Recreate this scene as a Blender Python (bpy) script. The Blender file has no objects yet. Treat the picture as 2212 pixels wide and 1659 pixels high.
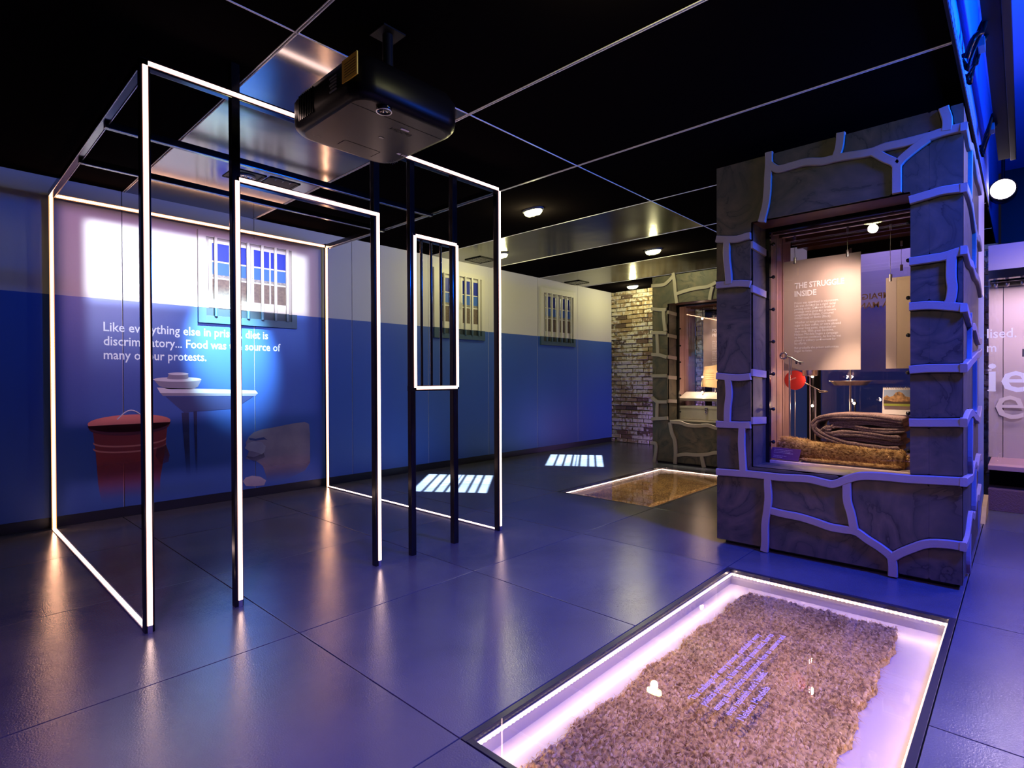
import bpy, bmesh, math, random
import numpy as np
from mathutils import Vector, Matrix

random.seed(7)
PI = math.pi
SC = bpy.context.scene
COL = SC.collection

# ------------------------------------------------------------------ camera
cam_d = bpy.data.cameras.new('camera')
cam = bpy.data.objects.new('camera', cam_d)
COL.objects.link(cam)
SC.camera = cam
cam_d.sensor_width = 36.0
cam_d.lens = 1190.49 * 36.0 / 2212.0
cam_d.clip_start = 0.02
cam_d.clip_end = 60
_yaw, _pit, _rol = 0.822669, -0.007412, -0.004124
_f = Vector((math.cos(_pit)*math.sin(_yaw), math.cos(_pit)*math.cos(_yaw), math.sin(_pit)))
_r = Vector((math.cos(_yaw), -math.sin(_yaw), 0))
_u = _r.cross(_f)
_r2 = _r*math.cos(_rol) + _u*math.sin(_rol)
_u2 = -_r*math.sin(_rol) + _u*math.cos(_rol)
_m = Matrix((_r2, _u2, -_f)).transposed().to_4x4()
_m.translation = Vector((-.72493, -5.62895, 1.17073))
cam.matrix_world = _m

# ------------------------------------------------------------------ world, exposure
w = bpy.data.worlds.new('dark_gallery')
SC.world = w
w.use_nodes = True
w.node_tree.nodes['Background'].inputs[0].default_value = (0.10, 0.10, 0.22, 1)
w.node_tree.nodes['Background'].inputs[1].default_value = 0.05
vs = SC.view_settings
vs.view_transform = 'Standard'
vs.look = 'None'
vs.gamma = 1
vs.use_curve_mapping = False
vs.exposure = 0.0
SC.cycles.use_denoising = True
SC.cycles.max_bounces = 8
SC.cycles.diffuse_bounces = 3
SC.cycles.glossy_bounces = 4
SC.cycles.transparent_max_bounces = 12
SC.cycles.sample_clamp_indirect = 4.0
SC.cycles.caustics_reflective = False
SC.cycles.caustics_refractive = False
SC.cycles.blur_glossy = 0.5

def lamp_obj(name, kind, loc, energy, color, size=0.1, target=None, **kw):
    l = bpy.data.lights.new(name, kind)
    l.energy = energy
    l.color = color
    if kind == 'AREA':
        l.shape = kw.pop('shape', 'RECTANGLE')
        l.size = size
        l.size_y = kw.pop('size_y', size)
    else:
        l.shadow_soft_size = size
    for k, v in kw.items():
        setattr(l, k, v)
    o = bpy.data.objects.new(name, l)
    o.location = loc
    if target is not None:
        o.rotation_euler = (Vector(target) - Vector(loc)).to_track_quat('-Z', 'Y').to_euler()
    COL.objects.link(o)
    return o

# gallery floods above the open corridor (right of the low ceiling) and behind the camera, plus added fills
lamp_obj('blue_flood', 'SPOT', (2.3, -7.0, 3.5), 1800, (0.012, 0.05, 1.0), .25, (2.9, -5.0, 0.2), spot_size=1.35, spot_blend=1.0)
lamp_obj('blue_flood', 'SPOT', (-.4, -6.6, 3.4), 1000, (0.075, 0.15, 1.0), .25, (0.7, -4.5, 0.0), spot_size=.98, spot_blend=1.0)
lamp_obj('violet_flood', 'SPOT', (-1.9, -6.3, 3.2), 560, (0.50, 0.17, 0.80), .3, (0.0, -4.6, 0.0), spot_size=1.5, spot_blend=1.0)
lamp_obj('blue_uplight', 'AREA', (3.0, -6.9, 2.6), 330, (0.0, 0.11, 1.0), 0.8, (3.2, -6.0, 4.2), size_y=0.5)
lamp_obj('lettering_fill', 'SPOT', (3.9, -6.7, 3.2), 300, (1.0, .80, .92), .1, (5.75, -5.75, 1.2), spot_size=.8, spot_blend=.8)  # added spot without a fitting, brightens the far-right lettering
lamp_obj('partition_fill', 'AREA', (5.15, -4.7, 2.72), 11, (.38, .26, 1.0), .5, (5.6, -4.7, 1.5), size_y=.9)  # added light behind the near case, tints the partition violet
lamp_obj('mat_fill', 'SPOT', (1.55, -4.83, 2.78), 380, (1.0, .70, .34), .05, (1.6, -4.83, 0), spot_size=.72, spot_blend=1.0)  # added overhead spot, warms and brightens the near mat
lamp_obj('mat_fill', 'SPOT', (5.0, -2.6, 2.78), 260, (1.0, .72, .36), .05, (5.0, -2.58, 0), spot_size=.72, spot_blend=1.0)  # same added spot for the far mat, no fitting above it
lamp_obj('pink_flood', 'AREA', (5.2, -6.9, 2.95), 30, (1.0, 0.62, 0.85), 0.5, (4.6, -6.2, 0.0), size_y=0.5)

# ------------------------------------------------------------------ materials
M = {}
def lin(c):
    return tuple(((v/255)/12.92 if v/255 <= .04045 else (((v/255)+.055)/1.055)**2.4) for v in c)

def new_mat(name):
    m = bpy.data.materials.new(name)
    m.use_nodes = True
    M[name] = m
    nt = m.node_tree
    return m, nt, nt.nodes['Principled BSDF'], nt.nodes, nt.links

def mat(name, col, rough=.5, metal=0.0, spec=.5, emis=None, es=0.0, noise=None, bump=None, coat=0.0, ior=1.5, vec=(1, 1, 1)):
    m, nt, b, N, L = new_mat(name)
    b.inputs['Base Color'].default_value = (*col, 1)
    b.inputs['Roughness'].default_value = rough
    b.inputs['Metallic'].default_value = metal
    b.inputs['Specular IOR Level'].default_value = spec
    b.inputs['IOR'].default_value = ior
    if coat: b.inputs['Coat Weight'].default_value = coat
    if emis:
        b.inputs['Emission Color'].default_value = (*emis, 1)
        b.inputs['Emission Strength'].default_value = es
    if noise or bump:
        tc = N.new('ShaderNodeTexCoord'); mp = N.new('ShaderNodeMapping')
        mp.inputs['Scale'].default_value = vec
        L.new(tc.outputs['Object'], mp.inputs[0])
    if noise:
        sc, amt, col2 = noise
        n = N.new('ShaderNodeTexNoise'); n.inputs['Scale'].default_value = sc; n.inputs['Detail'].default_value = 5
        L.new(mp.outputs[0], n.inputs['Vector'])
        r = N.new('ShaderNodeMapRange'); r.inputs[1].default_value = .35; r.inputs[2].default_value = .68
        r.inputs[4].default_value = amt
        L.new(n.outputs[0], r.inputs[0])
        mx = N.new('ShaderNodeMixRGB'); mx.inputs[1].default_value = (*col, 1); mx.inputs[2].default_value = (*col2, 1)
        L.new(r.outputs[0], mx.inputs[0]); L.new(mx.outputs[0], b.inputs['Base Color'])
    if bump:
        sc, st = bump[:2]
        n = N.new('ShaderNodeTexNoise'); n.inputs['Scale'].default_value = sc; n.inputs['Detail'].default_value = bump[2] if len(bump) > 2 else 3
        L.new(mp.outputs[0], n.inputs['Vector'])
        bp = N.new('ShaderNodeBump'); bp.inputs['Strength'].default_value = st; bp.inputs['Distance'].default_value = .02
        L.new(n.outputs[0], bp.inputs['Height']); L.new(bp.outputs[0], b.inputs['Normal'])
    return m

def emit(name, col, s):
    m, nt, b, N, L = new_mat(name)
    N.remove(b)
    e = N.new('ShaderNodeEmission'); e.inputs[0].default_value = (*col, 1); e.inputs[1].default_value = s
    L.new(e.outputs[0], N['Material Output'].inputs[0])
    return m

def glass_mat(name, tint=(1, 1, 1), boost=1.0):
    m, nt, b, N, L = new_mat(name)
    N.remove(b)
    t = N.new('ShaderNodeBsdfTransparent'); t.inputs[0].default_value = (*tint, 1)
    g = N.new('ShaderNodeBsdfGlossy'); g.inputs['Roughness'].default_value = 0.0
    ge = N.new('ShaderNodeNewGeometry')
    dt = N.new('ShaderNodeVectorMath'); dt.operation = 'DOT_PRODUCT'
    L.new(ge.outputs['Normal'], dt.inputs[0]); L.new(ge.outputs['Incoming'], dt.inputs[1])
    def mm(op, x, y):
        q = N.new('ShaderNodeMath'); q.operation = op
        for i, v in enumerate((x, y)):
            if isinstance(v, (int, float)): q.inputs[i].default_value = v
            elif v is not None: L.new(v, q.inputs[i])
        return q.outputs[0]
    ca = mm('ABSOLUTE', dt.outputs['Value'], None)
    sch = mm('ADD', mm('MULTIPLY', mm('POWER', mm('SUBTRACT', 1.0, ca), 5.0), .96), .04)
    mu = N.new('ShaderNodeMath'); mu.operation = 'MULTIPLY'; mu.inputs[1].default_value = boost; mu.use_clamp = True
    mx = N.new('ShaderNodeMixShader')
    L.new(sch, mu.inputs[0]); L.new(mu.outputs[0], mx.inputs[0])
    L.new(t.outputs[0], mx.inputs[1]); L.new(g.outputs[0], mx.inputs[2])
    L.new(mx.outputs[0], N['Material Output'].inputs[0])
    return m

# floor tiles: dark satin mineral board with faint scuffs
def floor_mat():
    m, nt, b, N, L = new_mat('floor_tile_board')
    tc = N.new('ShaderNodeTexCoord')
    oi = N.new('ShaderNodeObjectInfo')
    n1 = N.new('ShaderNodeTexNoise'); n1.inputs['Scale'].default_value = 1.6; n1.inputs['Detail'].default_value = 6; n1.inputs['Distortion'].default_value = .6
    n1.noise_dimensions = '4D'; L.new(oi.outputs['Random'], n1.inputs['W'])
    L.new(tc.outputs['Object'], n1.inputs['Vector'])
    cr = N.new('ShaderNodeMapRange'); cr.inputs[1].default_value = .25; cr.inputs[2].default_value = .75
    L.new(n1.outputs[0], cr.inputs[0])
    mx = N.new('ShaderNodeMixRGB'); mx.inputs[1].default_value = (.060, .066, .078, 1); mx.inputs[2].default_value = (.098, .106, .120, 1)
    L.new(cr.outputs[0], mx.inputs[0]); L.new(mx.outputs[0], b.inputs['Base Color'])
    rr = N.new('ShaderNodeMapRange'); rr.inputs[1].default_value = .3; rr.inputs[2].default_value = .7
    rr.inputs[3].default_value = .16; rr.inputs[4].default_value = .23
    L.new(n1.outputs[0], rr.inputs[0]); L.new(rr.outputs[0], b.inputs['Roughness'])
    n2 = N.new('ShaderNodeTexNoise'); n2.inputs['Scale'].default_value = 160; n2.inputs['Detail'].default_value = 2
    L.new(tc.outputs['Object'], n2.inputs['Vector'])
    bp = N.new('ShaderNodeBump'); bp.inputs['Strength'].default_value = .16; bp.inputs['Distance'].default_value = .004
    L.new(n2.outputs[0], bp.inputs['Height']); L.new(bp.outputs[0], b.inputs['Normal'])
    b.inputs['Specular IOR Level'].default_value = .55
floor_mat()

def stone_mat():
    m, nt, b, N, L = new_mat('painted_stone')
    tc = N.new('ShaderNodeTexCoord')
    n1 = N.new('ShaderNodeTexNoise'); n1.inputs['Scale'].default_value = 2.2; n1.inputs['Detail'].default_value = 5; n1.inputs['Distortion'].default_value = 1.2
    L.new(tc.outputs['Object'], n1.inputs['Vector'])
    w_ = N.new('ShaderNodeMath'); w_.operation = 'MULTIPLY'; w_.inputs[1].default_value = 6.5
    L.new(n1.outputs[0], w_.inputs[0])
    fr = N.new('ShaderNodeMath'); fr.operation = 'FRACT'; L.new(w_.outputs[0], fr.inputs[0])
    cr = N.new('ShaderNodeValToRGB')
    cr.color_ramp.elements[0].position = 0; cr.color_ramp.elements[0].color = (.016, .014, .011, 1)
    cr.color_ramp.elements[1].position = 1; cr.color_ramp.elements[1].color = (.062, .056, .036, 1)
    e = cr.color_ramp.elements.new(.12); e.color = (.054, .050, .034, 1)
    e = cr.color_ramp.elements.new(.6); e.color = (.105, .086, .052, 1)
    L.new(fr.outputs[0], cr.inputs[0])
    n2 = N.new('ShaderNodeTexNoise'); n2.inputs['Scale'].default_value = 5; n2.inputs['Detail'].default_value = 8
    L.new(tc.outputs['Object'], n2.inputs['Vector'])
    mx = N.new('ShaderNodeMixRGB'); mx.inputs[2].default_value = (.044, .048, .032, 1)
    r2 = N.new('ShaderNodeMapRange'); r2.inputs[1].default_value = .42; r2.inputs[2].default_value = .72
    L.new(n2.outputs[0], r2.inputs[0]); L.new(r2.outputs[0], mx.inputs[0])
    L.new(cr.outputs[0], mx.inputs[1]); L.new(mx.outputs[0], b.inputs['Base Color'])
    b.inputs['Roughness'].default_value = .55
    bp = N.new('ShaderNodeBump'); bp.inputs['Strength'].default_value = .15; bp.inputs['Distance'].default_value = .01
    L.new(n2.outputs[0], bp.inputs['Height']); L.new(bp.outputs[0], b.inputs['Normal'])
stone_mat()

def brick_mat(name, c1, c2, white):
    m, nt, b, N, L = new_mat(name)
    tc = N.new('ShaderNodeTexCoord'); oi = N.new('ShaderNodeObjectInfo'); ge = N.new('ShaderNodeNewGeometry')
    n1 = N.new('ShaderNodeTexNoise'); n1.inputs['Scale'].default_value = 18; n1.inputs['Detail'].default_value = 6
    L.new(ge.outputs['Position'], n1.inputs['Vector'])
    n3 = N.new('ShaderNodeTexNoise'); n3.inputs['Scale'].default_value = 2.3; n3.inputs['Detail'].default_value = 4
    L.new(ge.outputs['Position'], n3.inputs['Vector'])
    mx = N.new('ShaderNodeMixRGB'); mx.inputs[1].default_value = (*c1, 1); mx.inputs[2].default_value = (*c2, 1)
    L.new(oi.outputs['Random'], mx.inputs[0])
    ad = N.new('ShaderNodeMath'); ad.operation = 'ADD'; L.new(n1.outputs[0], ad.inputs[0]); L.new(n3.outputs[0], ad.inputs[1])
    mr = N.new('ShaderNodeMapRange'); mr.inputs[1].default_value = 1.12 - white; mr.inputs[2].default_value = 1.24 - white
    L.new(ad.outputs[0], mr.inputs[0])
    m2 = N.new('ShaderNodeMixRGB'); m2.inputs[2].default_value = (.50, .46, .40, 1)
    L.new(mr.outputs[0], m2.inputs[0]); L.new(mx.outputs[0], m2.inputs[1]); L.new(m2.outputs[0], b.inputs['Base Color'])
    b.inputs['Roughness'].default_value = .85
    bp = N.new('ShaderNodeBump'); bp.inputs['Strength'].default_value = .8; bp.inputs['Distance'].default_value = .02
    L.new(n1.outputs[0], bp.inputs['Height']); L.new(bp.outputs[0], b.inputs['Normal'])
brick_mat('brick_yellow', (.20, .125, .06), (.42, .33, .21), .16)
brick_mat('brick_dark', (.07, .045, .035), (.20, .12, .07), .0)
brick_mat('lime_mortar', (.30, .25, .19), (.30, .25, .19), .14)

def wood_mat(name, c1, c2, rough=.4, sc=(1.2, 1.2, 14)):
    m, nt, b, N, L = new_mat(name)
    tc = N.new('ShaderNodeTexCoord'); mp = N.new('ShaderNodeMapping'); mp.inputs['Scale'].default_value = sc
    L.new(tc.outputs['Object'], mp.inputs[0])
    n = N.new('ShaderNodeTexNoise'); n.inputs['Scale'].default_value = 2.5; n.inputs['Detail'].default_value = 6; n.inputs['Distortion'].default_value = .5
    L.new(mp.outputs[0], n.inputs['Vector'])
    mx = N.new('ShaderNodeMixRGB'); mx.inputs[1].default_value = (*c1, 1); mx.inputs[2].default_value = (*c2, 1)
    L.new(n.outputs[0], mx.inputs[0]); L.new(mx.outputs[0], b.inputs['Base Color'])
    b.inputs['Roughness'].default_value = rough
wood_mat('dark_wood', (.055, .026, .018), (.13, .062, .042), .33, (1.2, 1.2, 12))
wood_mat('side_wood', (.22, .13, .12), (.38, .25, .22), .5, (9, 9, 1))

def fibre_mat(name, c1, c2, sc=60):
    m, nt, b, N, L = new_mat(name)
    ge = N.new('ShaderNodeNewGeometry')
    n = N.new('ShaderNodeTexNoise'); n.inputs['Scale'].default_value = sc; n.inputs['Detail'].default_value = 4
    L.new(ge.outputs['Position'], n.inputs['Vector'])
    n3 = N.new('ShaderNodeTexNoise'); n3.inputs['Scale'].default_value = 6
    L.new(ge.outputs['Position'], n3.inputs['Vector'])
    ad = N.new('ShaderNodeMath'); ad.operation = 'ADD'; n4 = N.new('ShaderNodeMath'); n4.operation = 'MULTIPLY'; n4.inputs[1].default_value = .35; L.new(n3.outputs[0], n4.inputs[0])
    L.new(n.outputs[0], ad.inputs[0]); L.new(n4.outputs[0], ad.inputs[1])
    mr = N.new('ShaderNodeMapRange'); mr.inputs[1].default_value = .53; mr.inputs[2].default_value = .80
    L.new(ad.outputs[0], mr.inputs[0])
    mx = N.new('ShaderNodeMixRGB'); mx.inputs[1].default_value = (*c1, 1); mx.inputs[2].default_value = (*c2, 1)
    L.new(mr.outputs[0], mx.inputs[0]); L.new(mx.outputs[0], b.inputs['Base Color'])
    b.inputs['Roughness'].default_value = .85
    b.inputs['Specular IOR Level'].default_value = .2
    bp = N.new('ShaderNodeBump'); bp.inputs['Strength'].default_value = .7; bp.inputs['Distance'].default_value = .006
    L.new(n.outputs[0], bp.inputs['Height']); L.new(bp.outputs[0], b.inputs['Normal'])
fibre_mat('sisal', (.17, .085, .024), (.60, .37, .12))
fibre_mat('sisal_strand', (.34, .19, .06), (.80, .56, .22), 30)
fibre_mat('sisal_tuft', (.30, .155, .045), (.74, .50, .20), 26)
fibre_mat('sisal_dark', (.05, .028, .014), (.12, .07, .035))
fibre_mat('grey_wool', (.17, .11, .095), (.36, .25, .215), 160)

mat('wall_white', (.60, .585, .56), .55, bump=(220, .05))
mat('wall_blue', (.040, .105, .40), .42, bump=(220, .05))
mat('seam_dark', (.012, .014, .02), .7)
mat('plinth_black', (.012, .013, .018), .4)
mat('ceiling_matt', (.0042, .0032, .0034), .6, spec=.0, bump=(2.0, .12))
mat('ceiling_gloss', (.010, .009, .010), .15, spec=1.0, ior=2.1, bump=(1.7, .22, 2))
mat('ceiling_satin', (.006, .006, .006), .18, spec=.45, bump=(1.7, .22, 2))
mat('metal_edge', (.85, .82, .82), .45)
mat('black_gloss', (.006, .006, .007), .14, spec=.6)
mat('black_matt', (.003, .003, .0035), .6, spec=.15)
mat('black_plastic', (.0035, .0028, .0032), .34, spec=.10, bump=(500, .03))
mat('grey_plastic', (.10, .10, .12), .4)
mat('steel', (.55, .53, .52), .22, metal=1)
mat('steel_satin', (.62, .60, .60), .30, metal=.85)
mat('aluminium', (.70, .68, .68), .35, metal=.9)
mat('pit_floor', (.54, .45, .42), .33, metal=.15, spec=.6, noise=(4, .6, (.52, .44, .43)))
mat('pit_frame', (.03, .032, .05), .3, metal=.4)
mat('mortar', (.31, .275, .23), .55, bump=(90, .08))
mat('case_board', (.035, .035, .034), .6)
mat('frame_white', (.62, .60, .54), .5)
mat('frame_blue', (.035, .075, .13), .5)
mat('reveal_dark', (.022, .035, .05), .5)
mat('reveal_cream', (.36, .34, .31), .5)
mat('sky_deep', (.020, .035, .33), .35)
mat('sky_light', (.045, .13, .50), .35)
mat('far_block', (.30, .28, .25), .6, noise=(60, .8, (.10, .10, .10)))
mat('far_wall', (.115, .085, .075), .7, noise=(40, .6, (.22, .16, .12)))
mat('panel_taupe', (.50, .40, .34), .35)
mat('panel_sand', (.50, .39, .26), .4)
mat('white_ink', (.92, .90, .90), .5)
mat('violet_ink', (.36, .30, .66), .5, emis=(.45, .36, .9), es=.0)
mat('purple_card', (.13, .045, .19), .4)
mat('acrylic_red', (.50, .035, .03), .25)
mat('label_yellow', (.70, .42, .02), .5)
mat('label_grey', (.75, .72, .80), .5)
mat('paper', (.75, .72, .66), .5)
mat('envelope', (.62, .42, .20), .6)
mat('tin_white', (.74, .70, .58), .35, noise=(7, .5, (.58, .52, .38)))
mat('spoon_metal', (.28, .22, .16), .3, metal=.9)
mat('tray_metal', (.60, .50, .40), .25, metal=.9)
mat('shelf_board', (.42, .33, .31), .35)
mat('carpet_dark', (.10, .05, .08), .9, bump=(120, .3))
mat('show_white', (.38, .32, .36), .5)
mat('ghost_copy', (.56, .50, .55), .5)
mat('show_shelf', (.30, .18, .22), .5)
mat('wedge_wood', (.42, .30, .08), .5, noise=(9, .6, (.30, .20, .05)))
mat('void_paint', (.20, .33, .85), .6)
mat('rock', (.45, .25, .09), .7, noise=(60, .9, (.08, .045, .02)))
mat('grass_print', (.22, .26, .03), .7)
mat('picture_sky', (.26, .33, .42), .6)
mat('picture_scrub', (.045, .022, .012), .7)
glass_mat('clear_glass', (.97, .97, .98), 1.35)
glass_mat('floor_glass', (.95, .95, .96), 1.1)
glass_mat('acrylic', (.90, .90, .97), .8)
emit('led_warm', (1.0, .50, .30), 26)
emit('led_white', (1.0, .66, .58), 9)
mat('led_tape_glow', (.6, .5, .45), .6, emis=(1.0, .72, .62), es=1.6)
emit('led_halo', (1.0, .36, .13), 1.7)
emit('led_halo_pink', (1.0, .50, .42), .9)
emit('led_bead', (1.0, .70, .56), 26)
emit('lamp_glow', (.95, 1.0, .36), 45)
emit('lamp_soft', (.80, .78, .30), 1.6)
emit('spot_glow', (1.0, .62, .36), 80)
emit('pink_glow', (1.0, .80, .92), 12)
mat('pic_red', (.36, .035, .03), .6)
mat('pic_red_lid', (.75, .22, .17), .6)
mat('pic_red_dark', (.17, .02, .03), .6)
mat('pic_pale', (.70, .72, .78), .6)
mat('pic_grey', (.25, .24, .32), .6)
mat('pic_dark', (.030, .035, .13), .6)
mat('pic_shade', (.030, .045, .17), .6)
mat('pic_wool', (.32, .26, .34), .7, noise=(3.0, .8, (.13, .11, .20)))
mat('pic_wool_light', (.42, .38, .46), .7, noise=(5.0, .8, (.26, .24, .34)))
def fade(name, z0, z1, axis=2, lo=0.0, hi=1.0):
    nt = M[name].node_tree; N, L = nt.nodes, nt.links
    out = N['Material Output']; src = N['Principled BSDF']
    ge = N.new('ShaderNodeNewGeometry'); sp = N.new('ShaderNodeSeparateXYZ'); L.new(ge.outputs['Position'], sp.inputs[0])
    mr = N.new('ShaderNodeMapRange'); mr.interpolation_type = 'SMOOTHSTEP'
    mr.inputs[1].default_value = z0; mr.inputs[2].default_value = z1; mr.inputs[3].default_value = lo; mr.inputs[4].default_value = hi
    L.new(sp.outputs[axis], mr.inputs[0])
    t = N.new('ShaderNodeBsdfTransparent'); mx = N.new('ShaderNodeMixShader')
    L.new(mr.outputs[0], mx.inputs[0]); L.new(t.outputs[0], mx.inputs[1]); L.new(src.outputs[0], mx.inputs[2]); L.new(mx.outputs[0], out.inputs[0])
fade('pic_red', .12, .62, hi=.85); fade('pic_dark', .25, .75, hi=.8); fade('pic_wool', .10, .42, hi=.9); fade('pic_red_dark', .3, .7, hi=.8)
mat('pic_text', (.75, .88, .95), .6, emis=(.5, .75, .9), es=.10)  # projected lettering, its light put into colour and a weak emission

# ------------------------------------------------------------------ mesh helpers
WL = {}
def wl(o):
    return WL.get(o.name, Vector((0, 0, 0))) if o else Vector((0, 0, 0))

def tag(o, label=None, cat=None, group=None, kind=None):
    if label: o['label'] = label
    if cat: o['category'] = cat
    if group: o['group'] = group
    if kind: o['kind'] = kind
    return o

def thing(name, label, cat, loc=(0, 0, 0), group=None):
    o = bpy.data.objects.new(name, None)
    o.empty_display_size = .1
    COL.objects.link(o)
    o.location = loc
    WL[o.name] = Vector(loc)
    return tag(o, label, cat, group)

class MB:
    """collects world-space geometry, then links it as one mesh object"""
    def __init__(s):
        s.v = []; s.f = []; s.mi = []; s.cur = 0; s.smooth = set()
    def add(s, vs, fs, smooth=False):
        n = len(s.v); s.v += [tuple(v) for v in vs]
        for f in fs:
            if smooth: s.smooth.add(len(s.f))
            s.f.append(tuple(i+n for i in f)); s.mi.append(s.cur)
        return s
    def box(s, x0, x1, y0, y1, z0, z1, bev=0):
        if x0 > x1: x0, x1 = x1, x0
        if y0 > y1: y0, y1 = y1, y0
        if z0 > z1: z0, z1 = z1, z0
        if bev:
            bm = bmesh.new()
            bmesh.ops.create_cube(bm, size=1)
            for v in bm.verts:
                v.co = Vector(((x0+x1)/2+v.co.x*(x1-x0), (y0+y1)/2+v.co.y*(y1-y0), (z0+z1)/2+v.co.z*(z1-z0)))
            bmesh.ops.bevel(bm, geom=bm.edges[:], offset=bev, segments=2, affect='EDGES', profile=.7)
            s.add([v.co[:] for v in bm.verts], [[v.index for v in f.verts] for f in bm.faces])
            bm.free()
            return s
        vs = [(x, y, z) for x in (x0, x1) for y in (y0, y1) for z in (z0, z1)]
        return s.add(vs, [(0, 1, 3, 2), (4, 6, 7, 5), (0, 4, 5, 1), (2, 3, 7, 6), (0, 2, 6, 4), (1, 5, 7, 3)])
    def prism(s, pts, d, side=True):
        """pts: 3d polygon, d: extrusion vector"""
        d = Vector(d); n = len(pts)
        a = [Vector(p) for p in pts]; b = [p+d for p in a]
        fs = [tuple(range(n))[::-1], tuple(range(n, 2*n))]
        if side: fs += [(i, (i+1) % n, n+(i+1) % n, n+i) for i in range(n)]
        return s.add(a+b, fs)
    def tube(s, pts, r, n=8, caps=True, rr=None):
        pts = [Vector(p) for p in pts]
        up = None; rings = []
        for i, p in enumerate(pts):
            t = (pts[min(i+1, len(pts)-1)] - pts[max(i-1, 0)]).normalized()
            if up is None:
                up = Vector((0, 0, 1)) if abs(t.z) < .9 else Vector((1, 0, 0))
            a = (up - t*up.dot(t)).normalized(); up = a; b = t.cross(a)
            q = rr[i] if rr else r
            rings.append([p + (a*math.cos(2*PI*k/n) + b*math.sin(2*PI*k/n))*q for k in range(n)])
        vs = [v for rg in rings for v in rg]
        fs = [(i*n+k, i*n+(k+1) % n, (i+1)*n+(k+1) % n, (i+1)*n+k) for i in range(len(pts)-1) for k in range(n)]
        s.add(vs, fs, True)
        if caps:
            s.add(rings[0], [tuple(range(n))[::-1]]); s.add(rings[-1], [tuple(range(n))])
        return s
    def ball(s, c, r, n=10, m=6, sx=1, sy=1, sz=1):
        vs = []; fs = []
        for j in range(m+1):
            t = PI*j/m
            for k in range(n):
                a = 2*PI*k/n
                vs.append((c[0]+r*sx*math.sin(t)*math.cos(a), c[1]+r*sy*math.sin(t)*math.sin(a), c[2]+r*sz*math.cos(t)))
        for j in range(m):
            for k in range(n):
                fs.append((j*n+k, j*n+(k+1) % n, (j+1)*n+(k+1) % n, (j+1)*n+k))
        return s.add(vs, fs, True)
    def lathe(s, prof, c, axis=(0, 0, 1), n=24, smooth=True):
        ax = Vector(axis).normalized()
        a = ax.orthogonal().normalized(); b = ax.cross(a); c = Vector(c)
        vs = [c + ax*h + (a*math.cos(2*PI*k/n)+b*math.sin(2*PI*k/n))*r for r, h in prof for k in range(n)]
        fs = [(i*n+k, i*n+(k+1) % n, (i+1)*n+(k+1) % n, (i+1)*n+k) for i in range(len(prof)-1) for k in range(n)]
        return s.add(vs, fs, smooth)
    def build(s, name, mats, parent=None, label=None, kind=None):
        me = bpy.data.meshes.new(name)
        off = wl(parent)
        me.from_pydata([(v[0]-off[0], v[1]-off[1], v[2]-off[2]) for v in s.v], [], s.f)
        ms = mats if isinstance(mats, (list, tuple)) else [mats]
        for m in ms: me.materials.append(M[m])
        for i, p in enumerate(me.polygons):
            p.material_index = s.mi[i]
            if i in s.smooth: p.use_smooth = True
        me.validate()
        bm = bmesh.new(); bm.from_mesh(me)
        bmesh.ops.recalc_face_normals(bm, faces=bm.faces)
        bm.to_mesh(me); bm.free()
        o = bpy.data.objects.new(name, me)
        COL.objects.link(o)
        if parent: o.parent = parent
        WL[o.name] = off
        if label: o['label'] = label
        if kind: o['kind'] = kind
        return o

def bx(name, x0, x1, y0, y1, z0, z1, m, parent=None, bev=0, label=None):
    return MB().box(x0, x1, y0, y1, z0, z1, bev).build(name, m, parent, label)

def text(name, body, m, parent, o, xd, yd, width=None, height=None, bold=0.0, ext=.0006, lead=1.0, label=None, align='LEFT', shear=0, slim=1):
    """flat lettering: o = lower-left of the first line's baseline, xd / yd = reading and up directions"""
    cu = bpy.data.curves.new(name, 'FONT')
    cu.body = body; cu.size = 1; cu.space_line = lead; cu.align_x = align; cu.resolution_u = 2
    cu.offset = bold; cu.shear = shear; cu.extrude = 0
    ob = bpy.data.objects.new('tmp_text', cu); COL.objects.link(ob)
    bpy.context.view_layer.update()
    me = bpy.data.meshes.new_from_object(ob)
    bpy.data.objects.remove(ob)
    xs = [v.co.x for v in me.vertices]; ys = [v.co.y for v in me.vertices]
    s = (width/(max(xs)-min(xs))) if width else (height/.70)
    sy = (height/.70) if height else s
    x0 = min(xs)
    xd = Vector(xd).normalized(); yd = Vector(yd).normalized(); nd = xd.cross(yd)
    o = Vector(o); off = wl(parent)
    for v in me.vertices:
        v.co = o + xd*((v.co.x-x0)*s) + yd*(v.co.y*sy) + nd*ext - off
    me.materials.clear(); me.materials.append(M[m])
    r = bpy.data.objects.new(name, me); COL.objects.link(r)
    if parent: r.parent = parent
    WL[r.name] = off
    if label: r['label'] = label
    return r

def struct(o):
    o['kind'] = 'structure'
    return o

# ================================================================== SETTING
G = 1.115            # module of the floor, wall and ceiling boards
FX0, FY0 = .47, -.935
CZ = 2.81            # ceiling height
WY = .08             # face of the left wall
PITS = [(.47, 2.70, -5.395, -4.28), (3.815, 6.045, -3.165, -2.05)]

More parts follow.
